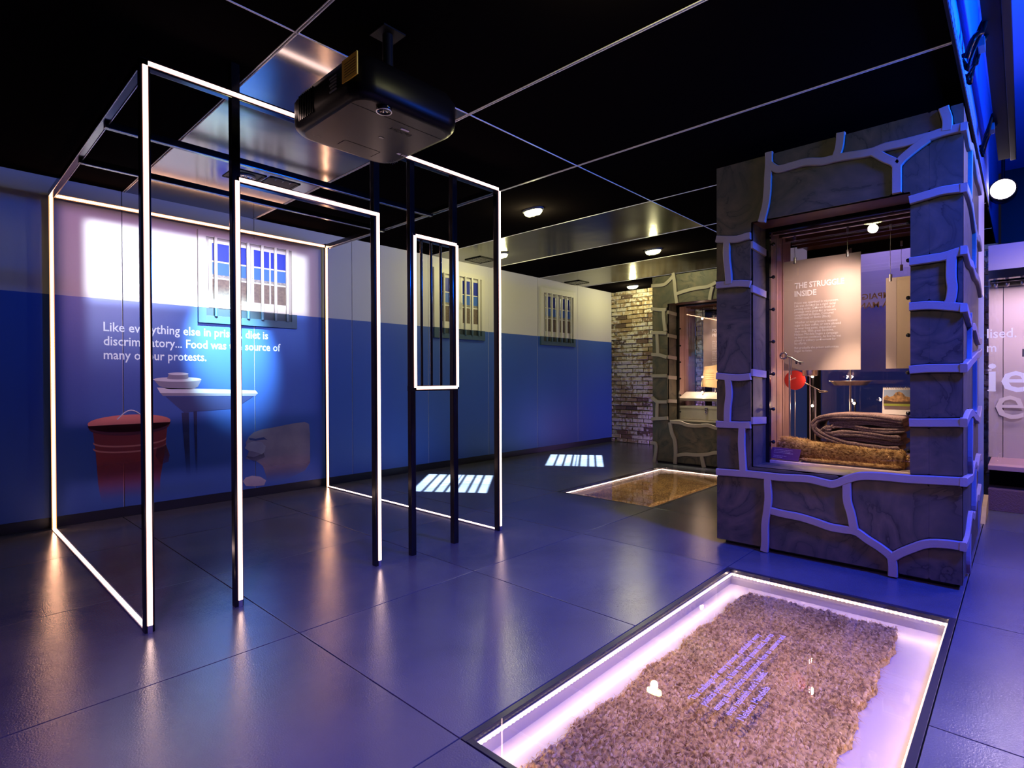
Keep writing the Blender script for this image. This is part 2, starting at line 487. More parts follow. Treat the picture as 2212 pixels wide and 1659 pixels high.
# ---- floor
sub = MB()
xs = [-3.5, .47, 2.70, 3.815, 6.045, 9.4]
for i in range(5):
    x0, x1 = xs[i], xs[i+1]
    cuts = [p for p in PITS if abs(p[0]-x0) < .01]
    if cuts:
        sub.box(x0, x1, -9.2, cuts[0][2], -.12, -.022); sub.box(x0, x1, cuts[0][3], .3, -.12, -.022)
    else:
        sub.box(x0, x1, -9.2, .3, -.12, -.022)
floor = struct(sub.build('floor', 'seam_dark'))
tile_me = {}
def tile(x0, x1, y0, y1):
    key = (round(x1-x0, 3), round(y1-y0, 3))
    if key not in tile_me:
        q = MB().box(0, x1-x0-.005, 0, y1-y0-.005, -.022, 0, .0016)
        o = q.build('floor_tile', 'floor_tile_board', floor)
        tile_me[key] = o.data
    else:
        o = bpy.data.objects.new('floor_tile', tile_me[key]); COL.objects.link(o); o.parent = floor
    o.location = (x0+.0025, y0+.0025, 0)
ix = [FX0+G*k for k in range(-3, 8)] + [9.4]
iy = [WY] + [FY0-G*k for k in range(0, 8)]
for i in range(len(ix)-1):
    for j in range(len(iy)-1):
        x0, x1, y1, y0 = ix[i], ix[i+1], iy[j], iy[j+1]
        cx, cy = (x0+x1)/2, (y0+y1)/2
        if any(p[0] < cx < p[1] and p[2] < cy < p[3] for p in PITS): continue
        tile(x0, x1, y0, y1)

# ---- left wall: boards painted blue below and off-white above
wall = struct(MB().box(-3.5, 8.3, WY+.014, WY+.10, 0, CZ+.05).build('wall_left', 'seam_dark'))
BZ = 1.872
seams = [-3.5] + [.49+G*1.0*k*.9935 for k in range(-2, 8)]
seams = [-3.5, -1.745, -.63, .482, 1.597, 2.704, 3.822, 4.929, 6.03, 7.12, 8.2]
for a, b_ in zip(seams[:-1], seams[1:]):
    m = MB(); m.box(a+.004, b_-.004, WY, WY+.014, .085, BZ); m.cur = 1; m.box(a+.004, b_-.004, WY, WY+.014, BZ, CZ)
    m.build('wall_panel', ['wall_blue', 'wall_white'], wall)
    struct(MB().box(b_-.004, b_-.0025, WY-.0015, WY+.012, .085, CZ).build('trim_'+str(seams.index(b_)), 'metal_edge')) if b_ < 8 else None
struct(bx('baseboard_left', -3.5, 8.2, WY+.004, WY+.014, 0, .083, 'plinth_black'))

# ---- brick end wall
BXX = 8.22
back = struct(MB().box(BXX+.03, BXX+.35, -5.36, .3, 0, CZ+.1).build('wall_back', 'lime_mortar'))
protos = []
rb = random.Random(3)
for k in range(6):
    bm = bmesh.new(); bmesh.ops.create_cube(bm, size=1)
    for v in bm.verts:
        v.co = Vector((v.co.x*.05, v.co.y*.212, v.co.z*.064))
    bmesh.ops.bevel(bm, geom=bm.edges[:], offset=.007, segments=1, affect='EDGES')
    for v in bm.verts:
        v.co += Vector((rb.uniform(-.006, .006), rb.uniform(-.004, .004), rb.uniform(-.004, .004)))
    me = bpy.data.meshes.new('brick'); bm.to_mesh(me); bm.free()
    me.materials.append(M['brick_dark' if k == 5 else 'brick_yellow'])
    protos.append(me)
row = 0; z = .036
while z < CZ:
    y = -1.02 + (.1125 if row % 2 else 0) + rb.uniform(-.02, .02)
    while y < .16:
        o = bpy.data.objects.new('brick', protos[rb.choice([0, 1, 2, 3, 4, 0, 1, 2, 3, 4, 5])])
        COL.objects.link(o); o.parent = back
        o.location = (BXX+.012+rb.uniform(-.008, .010), y, z)
        if y > .05: o.scale = (1, .5, 1)
        y += .225
    z += .0762; row += 1
bkw = MB()
z = .036; row = 0
while z < CZ:
    y = -1.02-.225 + (.1125 if row % 2 else 0)
    while y > -5.3:
        x = BXX+.02+rb.uniform(-.006, .006)
        bkw.box(x-.025, x+.02, y-.105, y+.105, z-.032, z+.032); y -= .225
    z += .0762; row += 1
bkw.build('brickwork', 'brick_yellow', back, kind='stuff')

# ---- partition painted like the left wall, running on from the near case
part_w = MB(); part_w.box(4.62, 5.62, -5.375, -5.28, 0, BZ); part_w.cur = 1; part_w.box(4.62, 5.62, -5.375, -5.28, BZ, CZ)
struct(part_w.build('wall_right', ['wall_blue', 'wall_white']))
pw = MB(); pw.box(5.60, 5.66, -5.28, -3.62, 0, BZ); pw.cur = 1; pw.box(5.60, 5.66, -5.28, -3.62, BZ, 2.56)
struct(pw.build('wall_partition', ['wall_blue', 'wall_white']))
# outer shell of the gallery, beyond the frame
struct(bx('wall_rear', -3.6, -3.5, -9.2, .3, 0, 4.2, 'plinth_black'))
struct(bx('wall_far_right', -3.5, 9.4, -9.3, -9.2, 0, 4.2, 'plinth_black'))
struct(bx('wall_end', 9.4, 9.5, -9.2, -5.4, 0, 4.2, 'plinth_black'))

# ---- ceiling boards with metal edges
ceil = struct(MB().box(-3.5, 8.6, -5.37, .3, CZ+.02, CZ+.06).build('ceiling', 'black_matt'))
cx_ = [-3.5, -1.75, -.62, .50, 1.60, 2.725, 3.87, 5.0, 6.09, 7.27, 8.6]
cy_ = [-5.37, -3.12, .3]
n_tr = 20
for i in range(len(cx_)-1):
    for j in range(2):
        g = (j == 1 and cx_[i] in (.50, 3.87, 6.09))
        bx('ceiling_panel', cx_[i]+.004, cx_[i+1]-.004, cy_[j]+.004, cy_[j+1]-.004, CZ, CZ+.02, ('ceiling_gloss' if cx_[i] == .50 else 'ceiling_satin') if g else 'ceiling_matt', ceil)
for i, x in enumerate(cx_[3:-1]):
    ys = (-5.37, .08)
    t = MB()
    if i in (0, 1, 2):
        t.box(x-.0105, x-.0055, *ys, CZ-.004, CZ+.004); t.box(x+.0025, x+.0075, *ys, CZ-.004, CZ+.004)
    else:
        t.box(x-.005, x+.005, *ys, CZ-.004, CZ+.004)
    struct(t.build('trim_'+str(n_tr), 'metal_edge')); n_tr += 1
struct(bx('trim_'+str(n_tr), .1, 7.0, -3.124, -3.116, CZ-.004, CZ+.004, 'metal_edge')); n_tr += 1
# ceiling edge towards the open corridor: perforated upstand, then the high painted void
up = MB(); up.box(-3.5, 6.2, -5.385, -5.372, CZ-.02, CZ+.07)
struct(up.build('trim_'+str(n_tr), 'black_matt')); n_tr += 1
cut = MB()
x = 1.6
while x < 6.1:
    cut.box(x, x+.035, -5.3865, -5.385, CZ+.005, CZ+.055); x += .06
cut.build('slot_row', 'void_paint', ceil, kind='stuff')
struct(bx('ceiling_void', -3.6, 9.5, -9.3, -5.30, 4.0, 4.1, 'void_paint'))
struct(bx('wall_void', -3.6, 9.5, -5.37, -5.30, CZ+.07, 4.0, 'void_paint'))

# ================================================================== BARRED WINDOWS ON THE LEFT WALL
def barred_window(idx, x0, x1, z0, z1, lo, bars_side, label, open_x0, open_x1, oz0, oz1, row_cols, skew=0):
    """x0..x1, z0..z1 architrave; open_* the barred opening"""
    y = WY
    root = thing('window_'+str(idx), label, 'window', ((x0+x1)/2, y, z0))
    root['kind'] = 'structure'
    fr = MB()
    for (a, b_, c, d) in ((x0, open_x0, z0, z1), (open_x1, x1, z0, z1), (open_x0, open_x1, oz1, z1), (open_x0, open_x1, z0, oz0)):
        if d <= BZ: fr.cur = 1; fr.box(a, b_, y-.030, y, c, d, .003)
        elif c >= BZ: fr.cur = 0; fr.box(a, b_, y-.030, y, c, d, .003)
        else:
            fr.cur = 1; fr.box(a, b_, y-.030, y, c, BZ); fr.cur = 0; fr.box(a, b_, y-.030, y, BZ, d)
    fr.build('window_frame', ['frame_white', 'frame_blue'], root)
    rv = MB(); rv.cur = 1; rv.box(open_x0, open_x1, y-.004, y-.001, BZ, oz1); rv.cur = 0; rv.box(open_x0, open_x1, y-.004, y-.001, oz0, BZ)
    rv.build('reveal', ['reveal_dark', 'reveal_cream'], root)
    # two casements
    inset = .028
    mid = (open_x0+open_x1)/2
    zb, zt = BZ+.005, oz1-.02
    for (a, b_) in ((open_x0+inset, mid-.002), (mid+.002, open_x1-inset-skew)):
        s = MB(); st = .030
        s.box(a, a+st, y-.014, y-.004, zb, zt); s.box(b_-st, b_, y-.014, y-.004, zb, zt)
        s.box(a+st, b_-st, y-.0136, y-.004, zt-st, zt); s.box(a+st, b_-st, y-.0136, y-.004, zb, zb+.085)
        h = (zt-st)-(zb+.085)
        for q in (.36, .66): s.box(a+st, b_-st, y-.013, y-.004, zb+.085+h*q, zb+.085+h*q+.014)
        s.box((a+b_)/2-.007, (a+b_)/2+.007, y-.012, y-.004, zb+.085, zt-st)
        cs = s.build('casement', 'frame_white', root)
        for u in (0, 1):
            xa = a+st if u == 0 else (a+b_)/2+.007
            xb = (a+b_)/2-.007 if u == 0 else b_-st
            zz = [zb+.085, zb+.085+h*.36, zb+.085+h*.36+.014, zb+.085+h*.44, zb+.085+h*.66, zb+.085+h*.66+.014, zt-st]
            bx('pane', xa, xb, y-.007, y-.0045, zz[0], zz[1], row_cols[0], cs)
            p = MB(); p.cur = 0; p.box(xa, xb, y-.007, y-.0045, zz[2], zz[3]); p.cur = 1; p.box(xa, xb, y-.007, y-.0045, zz[3], zz[4])
            p.build('pane', ['far_block', row_cols[1]], cs)
            bx('pane', xa, xb, y-.007, y-.0045, zz[5], zz[6], row_cols[2], cs)
        hx = b_-.014 if a < mid-.1 else a+.014
        MB().tube([(hx, y-.030, zb+h*.62), (hx, y-.018, zb+h*.60), (hx, y-.022, zb+h*.46)], .006, 6).build('latch', 'frame_white', root)
    n = len(bars_side)
    for bxx in bars_side:
        m = MB(); m.tube([(bxx, y-.034, BZ-.002), (bxx, y-.034, oz1+.006)], .0155, 10); m.cur = 1
        m.tube([(bxx, y-.034, oz0-.004), (bxx, y-.034, BZ-.002)], .0155, 10)
        m.build('bar', ['frame_white', 'frame_blue'], root)
    return root

def evenly(a, b_, n): return [a+(b_-a)*(i+.5)/n for i in range(n)]
barred_window(1, 1.072, 2.03, 1.725, 2.60, 0, [1.225, 1.375, 1.525, 1.665, 1.80, 1.925],
              'barred white casement window washed by the projector inside the lit cell', 1.14, 1.975, 1.795, 2.545, ['far_wall', 'sky_light', 'sky_deep'])
barred_window(2, 3.90, 4.83, 1.735, 2.665, 0, evenly(4.00, 4.77, 6),
              'barred cream casement window seen behind the LED-framed cell window', 3.99, 4.77, 1.80, 2.60, ['far_wall', 'sky_light', 'sky_deep'])
barred_window(3, 6.09, 7.02, 1.735, 2.665, 0, evenly(6.17, 6.95, 6),
              'barred cream casement window nearest the brick end wall', 6.16, 6.96, 1.80, 2.58, ['far_wall', 'sky_light', 'sky_deep'])

# ================================================================== LED CELL FRAME
W, D, H = 2.343, 2.65, 2.645
cell = thing('lit_cell', 'black steel cell outline with glowing LED strips, open doorway and barred hatch', 'installation', (0, -.02, 0))
S = .021
def post(x, y, z0, z1, parent=cell, name='post', s=S):
    return MB().box(x-s, x+s, y-s, y+s, z0, z1, .003).build(name, 'black_gloss', parent)
def strip(a, b_, parent, m='led_white', hw=.0095, ny=-1, y=None):
    """LED strip on the face of a bar, a/b 3d ends along the bar; face looks to -Y"""
    a, b_ = Vector(a), Vector(b_)
    t = (b_-a).normalized(); n = Vector((0, ny, 0)); s_ = t.cross(n).normalized()*hw
    q = MB(); q.prism([a-s_, a+s_, b_+s_, b_-s_], n*.004)
    st = q.build('led_strip', m, parent)
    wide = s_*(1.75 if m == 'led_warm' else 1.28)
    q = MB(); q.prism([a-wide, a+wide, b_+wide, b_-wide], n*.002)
    q.build('glow_edge', 'led_halo' if m == 'led_warm' else 'led_halo_pink', parent)  # blurred glow beside the strip, imitated by a wider emissive band
yf = -D+S
def fstrip(x0, z0, x1, z1, parent, m='led_white', hw=.0095): strip((x0, yf-S-.0005, z0), (x1, yf-S-.0005, z1), parent, m, hw)
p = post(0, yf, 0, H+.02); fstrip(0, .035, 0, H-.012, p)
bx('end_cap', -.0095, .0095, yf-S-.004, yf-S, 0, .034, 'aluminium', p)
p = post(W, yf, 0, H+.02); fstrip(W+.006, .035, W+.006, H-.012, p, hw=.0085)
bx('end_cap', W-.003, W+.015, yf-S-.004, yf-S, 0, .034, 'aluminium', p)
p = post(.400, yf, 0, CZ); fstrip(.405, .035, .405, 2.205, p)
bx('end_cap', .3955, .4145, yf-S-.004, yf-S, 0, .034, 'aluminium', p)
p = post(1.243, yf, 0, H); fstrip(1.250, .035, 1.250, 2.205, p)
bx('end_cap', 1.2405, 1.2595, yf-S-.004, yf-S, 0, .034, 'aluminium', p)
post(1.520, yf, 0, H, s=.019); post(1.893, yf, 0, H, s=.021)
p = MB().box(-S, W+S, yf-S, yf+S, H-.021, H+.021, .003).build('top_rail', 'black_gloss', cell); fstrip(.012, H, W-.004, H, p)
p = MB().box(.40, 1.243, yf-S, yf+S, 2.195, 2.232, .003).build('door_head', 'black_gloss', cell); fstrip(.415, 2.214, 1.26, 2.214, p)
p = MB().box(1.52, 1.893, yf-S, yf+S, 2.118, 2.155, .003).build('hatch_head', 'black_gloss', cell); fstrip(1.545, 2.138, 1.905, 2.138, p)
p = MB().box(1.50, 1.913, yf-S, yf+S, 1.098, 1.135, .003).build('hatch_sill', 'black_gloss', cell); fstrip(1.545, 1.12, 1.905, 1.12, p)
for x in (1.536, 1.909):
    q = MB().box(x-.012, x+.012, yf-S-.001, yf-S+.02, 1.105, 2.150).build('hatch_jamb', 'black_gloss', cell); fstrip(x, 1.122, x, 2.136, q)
for x in (1.607, 1.691, 1.776):
    MB().tube([(x, yf, 1.13), (x, yf, 2.12)], .0095, 12).build('hatch_bar', 'black_gloss', cell)
# side rails and cross rails overhead
for x in (0, W):
    q = MB(); q.box(x-S, x+S, yf, -.03, H-.021, H+.018)
    q.build('side_rail', 'black_gloss', cell)
    q = MB(); q.box(x-S, x-S+.004, yf+.03, -.04, H-.0255, H-.021); q.box(x+S-.004, x+S, yf+.03, -.04, H-.0255, H-.021)
    r = q.build('rail_edge', 'steel_satin', cell)
for y in (-1.83, -1.10):
    q = MB().box(0, W, y-.02, y+.02, H-.045, H-.005, .002).build('cross_rail', 'black_gloss', cell)
    bx('rail_edge', .02, W-.02, y-.02, y-.014, H-.0485, H-.045, 'steel_satin', q)
# frame against the wall
for x in (0, W):
    q = MB().box(x-.014, x+.014, .0, .03, 0, H+.03).build('wall_post', 'black_gloss', cell)
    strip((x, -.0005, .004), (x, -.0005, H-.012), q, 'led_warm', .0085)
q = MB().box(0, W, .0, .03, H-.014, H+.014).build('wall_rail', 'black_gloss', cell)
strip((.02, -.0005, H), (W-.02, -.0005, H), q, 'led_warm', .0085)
# strips let into aluminium floor channels
for x, ya in ((0, yf-.01), (W, yf-.01)):
    q = MB().box(x-.016, x+.016, ya+.03, -.02, .0004, .007).build('floor_channel', 'aluminium', cell)
    MB().box(x-.009, x+.009, ya+.032, -.022, .007, .0095).build('led_strip', 'led_white', q)

# ================================================================== PROJECTOR
def projector():
    x0, x1, y0, y1, z0, z1 = .49, 1.06, -3.66, -3.04, 2.345, 2.53
    r = thing('projector', 'large black ceiling projector hanging upside down in front of the cell', 'projector', ((x0+x1)/2, (y0+y1)/2, z1))
    bm = bmesh.new()
    def ring(z, inset, rad):
        pts = []
        cs = ((x1-inset, y1-inset, 0), (x0+inset, y1-inset, 90), (x0+inset, y0+inset, 180), (x1-inset, y0+inset, 270))
        for cx, cy, a0 in cs:
            sx = -1 if cx > (x0+x1)/2 else 1; sy = -1 if cy > (y0+y1)/2 else 1
            for k in range(6):
                a = math.radians(a0+90*k/5)
                pts.append(bm.verts.new((cx+sx*rad+rad*math.cos(a), cy+sy*rad+rad*math.sin(a), z)))
        return pts
    rings = [ring(z0, .040, .07), ring(z0+.006, .018, .09), ring(z0+.025, .004, .09), ring(z0+.055, 0, .09), ring(z1-.05, 0, .09), ring(z1-.01, .02, .09), ring(z1, .05, .08)]
    for a, b_ in zip(rings[:-1], rings[1:]):
        for i in range(len(a)):
            bm.faces.new((a[i], a[(i+1) % len(a)], b_[(i+1) % len(a)], b_[i]))
    bm.faces.new(rings[0][::-1]); bm.faces.new(rings[-1])
    m = MB(); bm.verts.index_update()
    m.add([v.co[:] for v in bm.verts], [[v.index for v in f.verts] for f in bm.faces], True)
    bm.free()
    body = m.build('body', 'black_plastic', r)
    for p_ in body.data.polygons: p_.use_smooth = abs(p_.normal.z) < .98
    # flank grille, stickers
    g = MB()
    for k in range(9): g.box(x0-.003, x0+.01, y1-.12-.016*k-.006, y1-.12-.016*k, z0+.03, z1-.04)
    g.build('grille', 'black_gloss', r)
    st = bx('warning_sticker', x0-.0035, x0+.002, -3.66, -3.545, z0+.062, z0+.155, 'label_yellow', r)
    q = MB()
    for k in range(6): q.box(x0-.0042, x0-.0035, -3.65, -3.565, z0+.078+k*.011, z0+.080+k*.011)
    q.build('print_lines', 'black_matt', st)
    q = MB()
    for k in range(5): q.box(x0-.0035, x0+.002, -3.50+.0*k, -3.44-.008*(k % 2), z0+.06+k*.014, z0+.066+k*.014)
    q.build('rating_plate', 'grey_plastic', r)
    # underside details: seams, sensor, badge lettering, foot
    q = MB()
    q.box(x0+.04, x1-.04, -3.545, -3.541, z0-.0008, z0+.001); q.box(.70, .703, -3.13, -3.2, z0-.0008, z0+.001); q.box(.70, .90, -3.203, -3.2, z0-.0008, z0+.001); q.box(.90, .903, -3.2, -3.115, z0-.0008, z0+.001)
    q.build('cover_seam', 'black_matt', r)
    MB().lathe([(0, 0), (.028, 0), (.034, .006), (.034, .012)], (.655, -3.60, z0-.012), n=20).build('foot', 'black_gloss', r)
    MB().lathe([(.030, 0), (.034, .0), (.034, .003), (.030, .003)], (.655, -3.60, z0-.0145), n=20).build('foot_ring', 'aluminium', r)
    bx('badge', .815, .86, -3.508, -3.494, z0-.002, z0+.002, 'label_grey', r, .001)
    bx('sensor', .795, .82, -3.36, -3.345, z0-.002, z0+.002, 'grey_plastic', r, .001)
    text('lettering', 'EPSON', 'label_grey', r, (.895, -3.455, z0-.0006), (-1, 0, 0), (0, -1, 0), width=.115, bold=.012)
    text('small_print', 'HDMI', 'label_grey', r, (.60, -3.135, z0-.0006), (-1, 0, 0), (0, -1, 0), width=.03)
    q = MB()
    for k in range(3):
        q.box(1.0+.012*k, 1.007+.012*k, -3.26, -3.245, z0-.001, z0+.001)
    q.box(.97, .99, -3.262, -3.245, z0-.001, z0+.001)
    q.build('icons', 'label_grey', r)
    q = MB()
    for i in range(4):
        for j in range(4): q.ball((1.0+.012*i, -3.16+.014*j, z0), .0022, 6, 4)
    q.build('vent_dots', 'grey_plastic', r)
    # lens on the cell side
    MB().lathe([(.0, .0), (.045, .0), (.052, .01), (.052, -.03), (.06, -.03)], (.80, y1+.018, z0+.10), (0, 1, 0), 24).build('lens', 'black_gloss', r)
    MB().tube([(.80, -3.42, z1-.01), (.80, -3.42, CZ)], .025, 14).build('mount_pole', 'black_matt', r)
    bx('mount_plate', .70, .90, -3.52, -3.32, z1-.005, z1+.015, 'black_matt', r, .003)
    bx('ceiling_plate', .74, .86, -3.48, -3.36, CZ-.008, CZ-.0005, 'black_matt', r)
projector()

# ================================================================== LIGHT NODE HELPERS (projected beams)
class LN:
    def __init__(s, lamp):
        l = lamp.data; l.use_nodes = True
        s.nt = l.node_tree; s.e = s.nt.nodes['Emission']
        s.loc = lamp.location
        g = s.nt.nodes.new('ShaderNodeNewGeometry'); sp = s.nt.nodes.new('ShaderNodeSeparateXYZ')
        s.nt.links.new(g.outputs['Incoming'], sp.inputs[0])
        s.d = sp.outputs
    def m(s, op, a, b_=None, c=None, clamp=False):
        n = s.nt.nodes.new('ShaderNodeMath'); n.operation = op; n.use_clamp = clamp
        for i, v in enumerate((a, b_, c)):
            if v is None: continue
            if isinstance(v, (int, float)): n.inputs[i].default_value = v
            else: s.nt.links.new(v, n.inputs[i])
        return n.outputs[0]
    def lin(s, a, b_, c):  # a*d0+b*d1+c handled by caller
        return s.m('ADD', s.m('MULTIPLY', a[0], a[1]), s.m('ADD', s.m('MULTIPLY', b_[0], b_[1]), c))
    def sstep(s, v, a, b_):
        n = s.nt.nodes.new('ShaderNodeMapRange'); n.interpolation_type = 'SMOOTHSTEP'
        n.inputs[1].default_value = a; n.inputs[2].default_value = b_
        s.nt.links.new(v, n.inputs[0]); return n.outputs[0]
    def band(s, v, a, b_, soft):
        return s.m('MULTIPLY', s.sstep(v, a-soft, a+soft), s.m('SUBTRACT', 1.0, s.sstep(v, b_-soft, b_+soft)))
    def out(s, v):
        s.nt.links.new(v, s.e.inputs['Strength'])

# cell projector beam: bright upper rectangle, dimmer lower half
lp = lamp_obj('projector_beam', 'SPOT', (.80, -3.02, 2.445), 1500, (.80, .84, 1.0), .012, (1.2, .08, 1.5), spot_size=1.7, spot_blend=0)
n = LN(lp)
t = n.m('DIVIDE', WY-lp.location.y, n.d[1])
X = n.m('ADD', lp.location.x, n.m('MULTIPLY', n.d[0], t)); Z = n.m('ADD', lp.location.z, n.m('MULTIPLY', n.d[2], t))
rect = n.m('MULTIPLY', n.band(X, .235, 2.16, .06), n.band(Z, .10, 2.515, .05))
upper = n.sstep(Z, 1.78, 1.95)
midf = n.sstep(Z, 1.15, 1.75)
lv = n.m('ADD', .020, n.m('ADD', n.m('MULTIPLY', midf, .16), n.m('MULTIPLY', upper, .62)))
n.out(n.m('MULTIPLY', rect, lv))

# the projector's black level: a faint violet rectangle over the whole picture area
lb = lamp_obj('projector_beam', 'SPOT', (.80, -3.02, 2.445), 620, (.95, .46, .66), .012, (1.2, .08, 1.5), spot_size=1.7, spot_blend=0)
n = LN(lb)
t = n.m('DIVIDE', WY-lb.location.y, n.d[1])
X = n.m('ADD', lb.location.x, n.m('MULTIPLY', n.d[0], t)); Z = n.m('ADD', lb.location.z, n.m('MULTIPLY', n.d[2], t))
n.out(n.m('MULTIPLY', n.m('MULTIPLY', n.band(X, .07, 2.28, .06), n.band(Z, -.3, 2.60, .08)), .30))
# two barred daylight patches thrown on the floor from the ceiling
def patch(src, P, e1, e2, energy):
    l = lamp_obj('window_beam', 'SPOT', src, energy, (.55, .72, 1.0), .008, (P[0]+(e1[0]+e2[0])/2, P[1]+(e1[1]+e2[1])/2, 0), spot_size=1.6, spot_blend=0)
    n = LN(l)
    t = n.m('DIVIDE', -src[2], n.d[2])
    dx = n.m('SUBTRACT', n.m('ADD', src[0], n.m('MULTIPLY', n.d[0], t)), P[0])
    dy = n.m('SUBTRACT', n.m('ADD', src[1], n.m('MULTIPLY', n.d[1], t)), P[1])
    det = e1[0]*e2[1]-e1[1]*e2[0]
    u = n.lin((dx, e2[1]/det), (dy, -e2[0]/det), 0.0)
    v = n.lin((dx, -e1[1]/det), (dy, e1[0]/det), 0.0)
    k = n.m('MULTIPLY', n.band(u, 0, 1, .02), n.band(v, 0, 1, .02))
    for c, wd in ((.15, .022), (.30, .022), (.445, .022), (.52, .010), (.585, .022), (.74, .022), (.87, .022)):
        k = n.m('MULTIPLY', k, n.m('SUBTRACT', 1.0, n.m('MULTIPLY', n.band(u, c-wd, c+wd, .014), .93)))
    for c in (.42, .56):
        k = n.m('MULTIPLY', k, n.m('SUBTRACT', 1.0, n.m('MULTIPLY', n.band(v, c-.008, c+.008, .008), .5)))
    n.out(k)
patch((4.5, -.30, 2.79), (3.60, -.20), (.46, -.66), (-.79, -.69), 13000)
patch((6.85, -.30, 2.79), (6.02, -.20), (.42, -.66), (-.92, -.64), 13000)
# spotlight of the recessed ceiling fitting, pooling on the wall below the window
lamp_obj('downlight_beam', 'SPOT', (1.10, -1.02, 2.76), 1500, (.50, .88, 1.0), .03, (1.36, .08, 1.56), spot_size=.56, spot_blend=.9)

# ================================================================== PROJECTED PICTURE (projected light drawn as flat coloured pieces on the wall)
Y0 = WY-.0012
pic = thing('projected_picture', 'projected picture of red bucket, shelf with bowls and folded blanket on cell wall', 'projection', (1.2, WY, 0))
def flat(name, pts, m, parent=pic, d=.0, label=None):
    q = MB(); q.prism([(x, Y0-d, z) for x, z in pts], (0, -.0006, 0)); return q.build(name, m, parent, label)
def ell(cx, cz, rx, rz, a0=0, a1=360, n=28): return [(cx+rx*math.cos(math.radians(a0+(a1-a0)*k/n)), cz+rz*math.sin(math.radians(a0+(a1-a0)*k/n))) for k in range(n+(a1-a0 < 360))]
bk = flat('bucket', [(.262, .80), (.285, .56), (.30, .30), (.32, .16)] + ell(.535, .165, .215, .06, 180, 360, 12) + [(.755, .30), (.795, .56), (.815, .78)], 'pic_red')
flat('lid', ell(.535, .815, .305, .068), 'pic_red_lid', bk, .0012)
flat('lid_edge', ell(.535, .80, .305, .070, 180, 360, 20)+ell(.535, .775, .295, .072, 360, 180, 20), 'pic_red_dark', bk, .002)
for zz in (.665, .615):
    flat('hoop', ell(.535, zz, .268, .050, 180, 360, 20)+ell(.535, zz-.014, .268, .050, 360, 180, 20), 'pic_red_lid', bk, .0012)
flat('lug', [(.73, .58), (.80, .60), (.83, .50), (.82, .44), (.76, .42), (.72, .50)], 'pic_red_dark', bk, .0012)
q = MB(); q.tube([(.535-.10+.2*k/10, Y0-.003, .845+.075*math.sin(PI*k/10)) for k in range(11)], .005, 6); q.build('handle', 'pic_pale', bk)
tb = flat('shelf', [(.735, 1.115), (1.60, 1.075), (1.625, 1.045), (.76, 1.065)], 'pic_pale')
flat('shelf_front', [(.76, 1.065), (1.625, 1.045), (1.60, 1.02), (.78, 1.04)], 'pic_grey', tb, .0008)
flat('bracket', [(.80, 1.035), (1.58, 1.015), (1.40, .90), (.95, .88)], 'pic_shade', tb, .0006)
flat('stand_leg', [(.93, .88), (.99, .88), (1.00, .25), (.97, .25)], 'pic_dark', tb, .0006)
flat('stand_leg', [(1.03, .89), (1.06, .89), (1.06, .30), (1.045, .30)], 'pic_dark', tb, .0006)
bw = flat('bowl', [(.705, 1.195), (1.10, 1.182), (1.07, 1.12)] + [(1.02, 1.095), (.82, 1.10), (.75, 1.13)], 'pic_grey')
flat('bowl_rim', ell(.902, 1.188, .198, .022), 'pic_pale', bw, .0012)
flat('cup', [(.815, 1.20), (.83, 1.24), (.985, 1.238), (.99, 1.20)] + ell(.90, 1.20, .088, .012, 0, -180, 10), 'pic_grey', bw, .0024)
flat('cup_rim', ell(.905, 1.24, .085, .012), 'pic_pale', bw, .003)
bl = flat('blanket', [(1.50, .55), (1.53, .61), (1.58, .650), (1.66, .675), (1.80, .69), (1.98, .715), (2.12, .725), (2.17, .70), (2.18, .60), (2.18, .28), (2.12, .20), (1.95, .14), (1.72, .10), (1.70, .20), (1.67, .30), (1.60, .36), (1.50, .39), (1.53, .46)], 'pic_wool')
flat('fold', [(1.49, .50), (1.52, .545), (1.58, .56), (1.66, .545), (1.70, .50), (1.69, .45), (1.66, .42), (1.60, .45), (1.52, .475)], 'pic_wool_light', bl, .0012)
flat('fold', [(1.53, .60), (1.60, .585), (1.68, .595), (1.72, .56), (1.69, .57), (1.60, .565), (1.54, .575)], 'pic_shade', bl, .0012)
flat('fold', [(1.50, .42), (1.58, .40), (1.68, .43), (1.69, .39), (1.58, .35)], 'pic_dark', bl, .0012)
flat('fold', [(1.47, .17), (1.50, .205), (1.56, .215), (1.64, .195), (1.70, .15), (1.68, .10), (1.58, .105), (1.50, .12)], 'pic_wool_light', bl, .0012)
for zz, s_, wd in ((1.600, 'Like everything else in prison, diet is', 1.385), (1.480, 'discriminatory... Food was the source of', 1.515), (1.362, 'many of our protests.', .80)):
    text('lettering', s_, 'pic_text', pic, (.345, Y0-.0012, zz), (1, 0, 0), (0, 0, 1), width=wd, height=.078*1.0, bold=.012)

# ================================================================== PIT DISPLAYS
def mat_outline(seed, x0, x1, y0, y1):
    r = random.Random(seed); pts = []
    def run(a, b_, n, amp):
        for k in range(n):
            t_ = k/n
            p_ = Vector(a)*(1-t_)+Vector(b_)*t_
            nrm = Vector((-(b_[1]-a[1]), b_[0]-a[0])).normalized()
            pts.append((p_ + nrm*(r.uniform(-amp, amp)+.012*math.sin(t_*17+seed)))[:])
    run((x0, y0), (x1, y0), 90, .006); run((x1, y0), (x1, y1), 34, .006); run((x1, y1), (x0, y1), 90, .006); run((x0, y1), (x0, y0), 34, .006)
    return pts

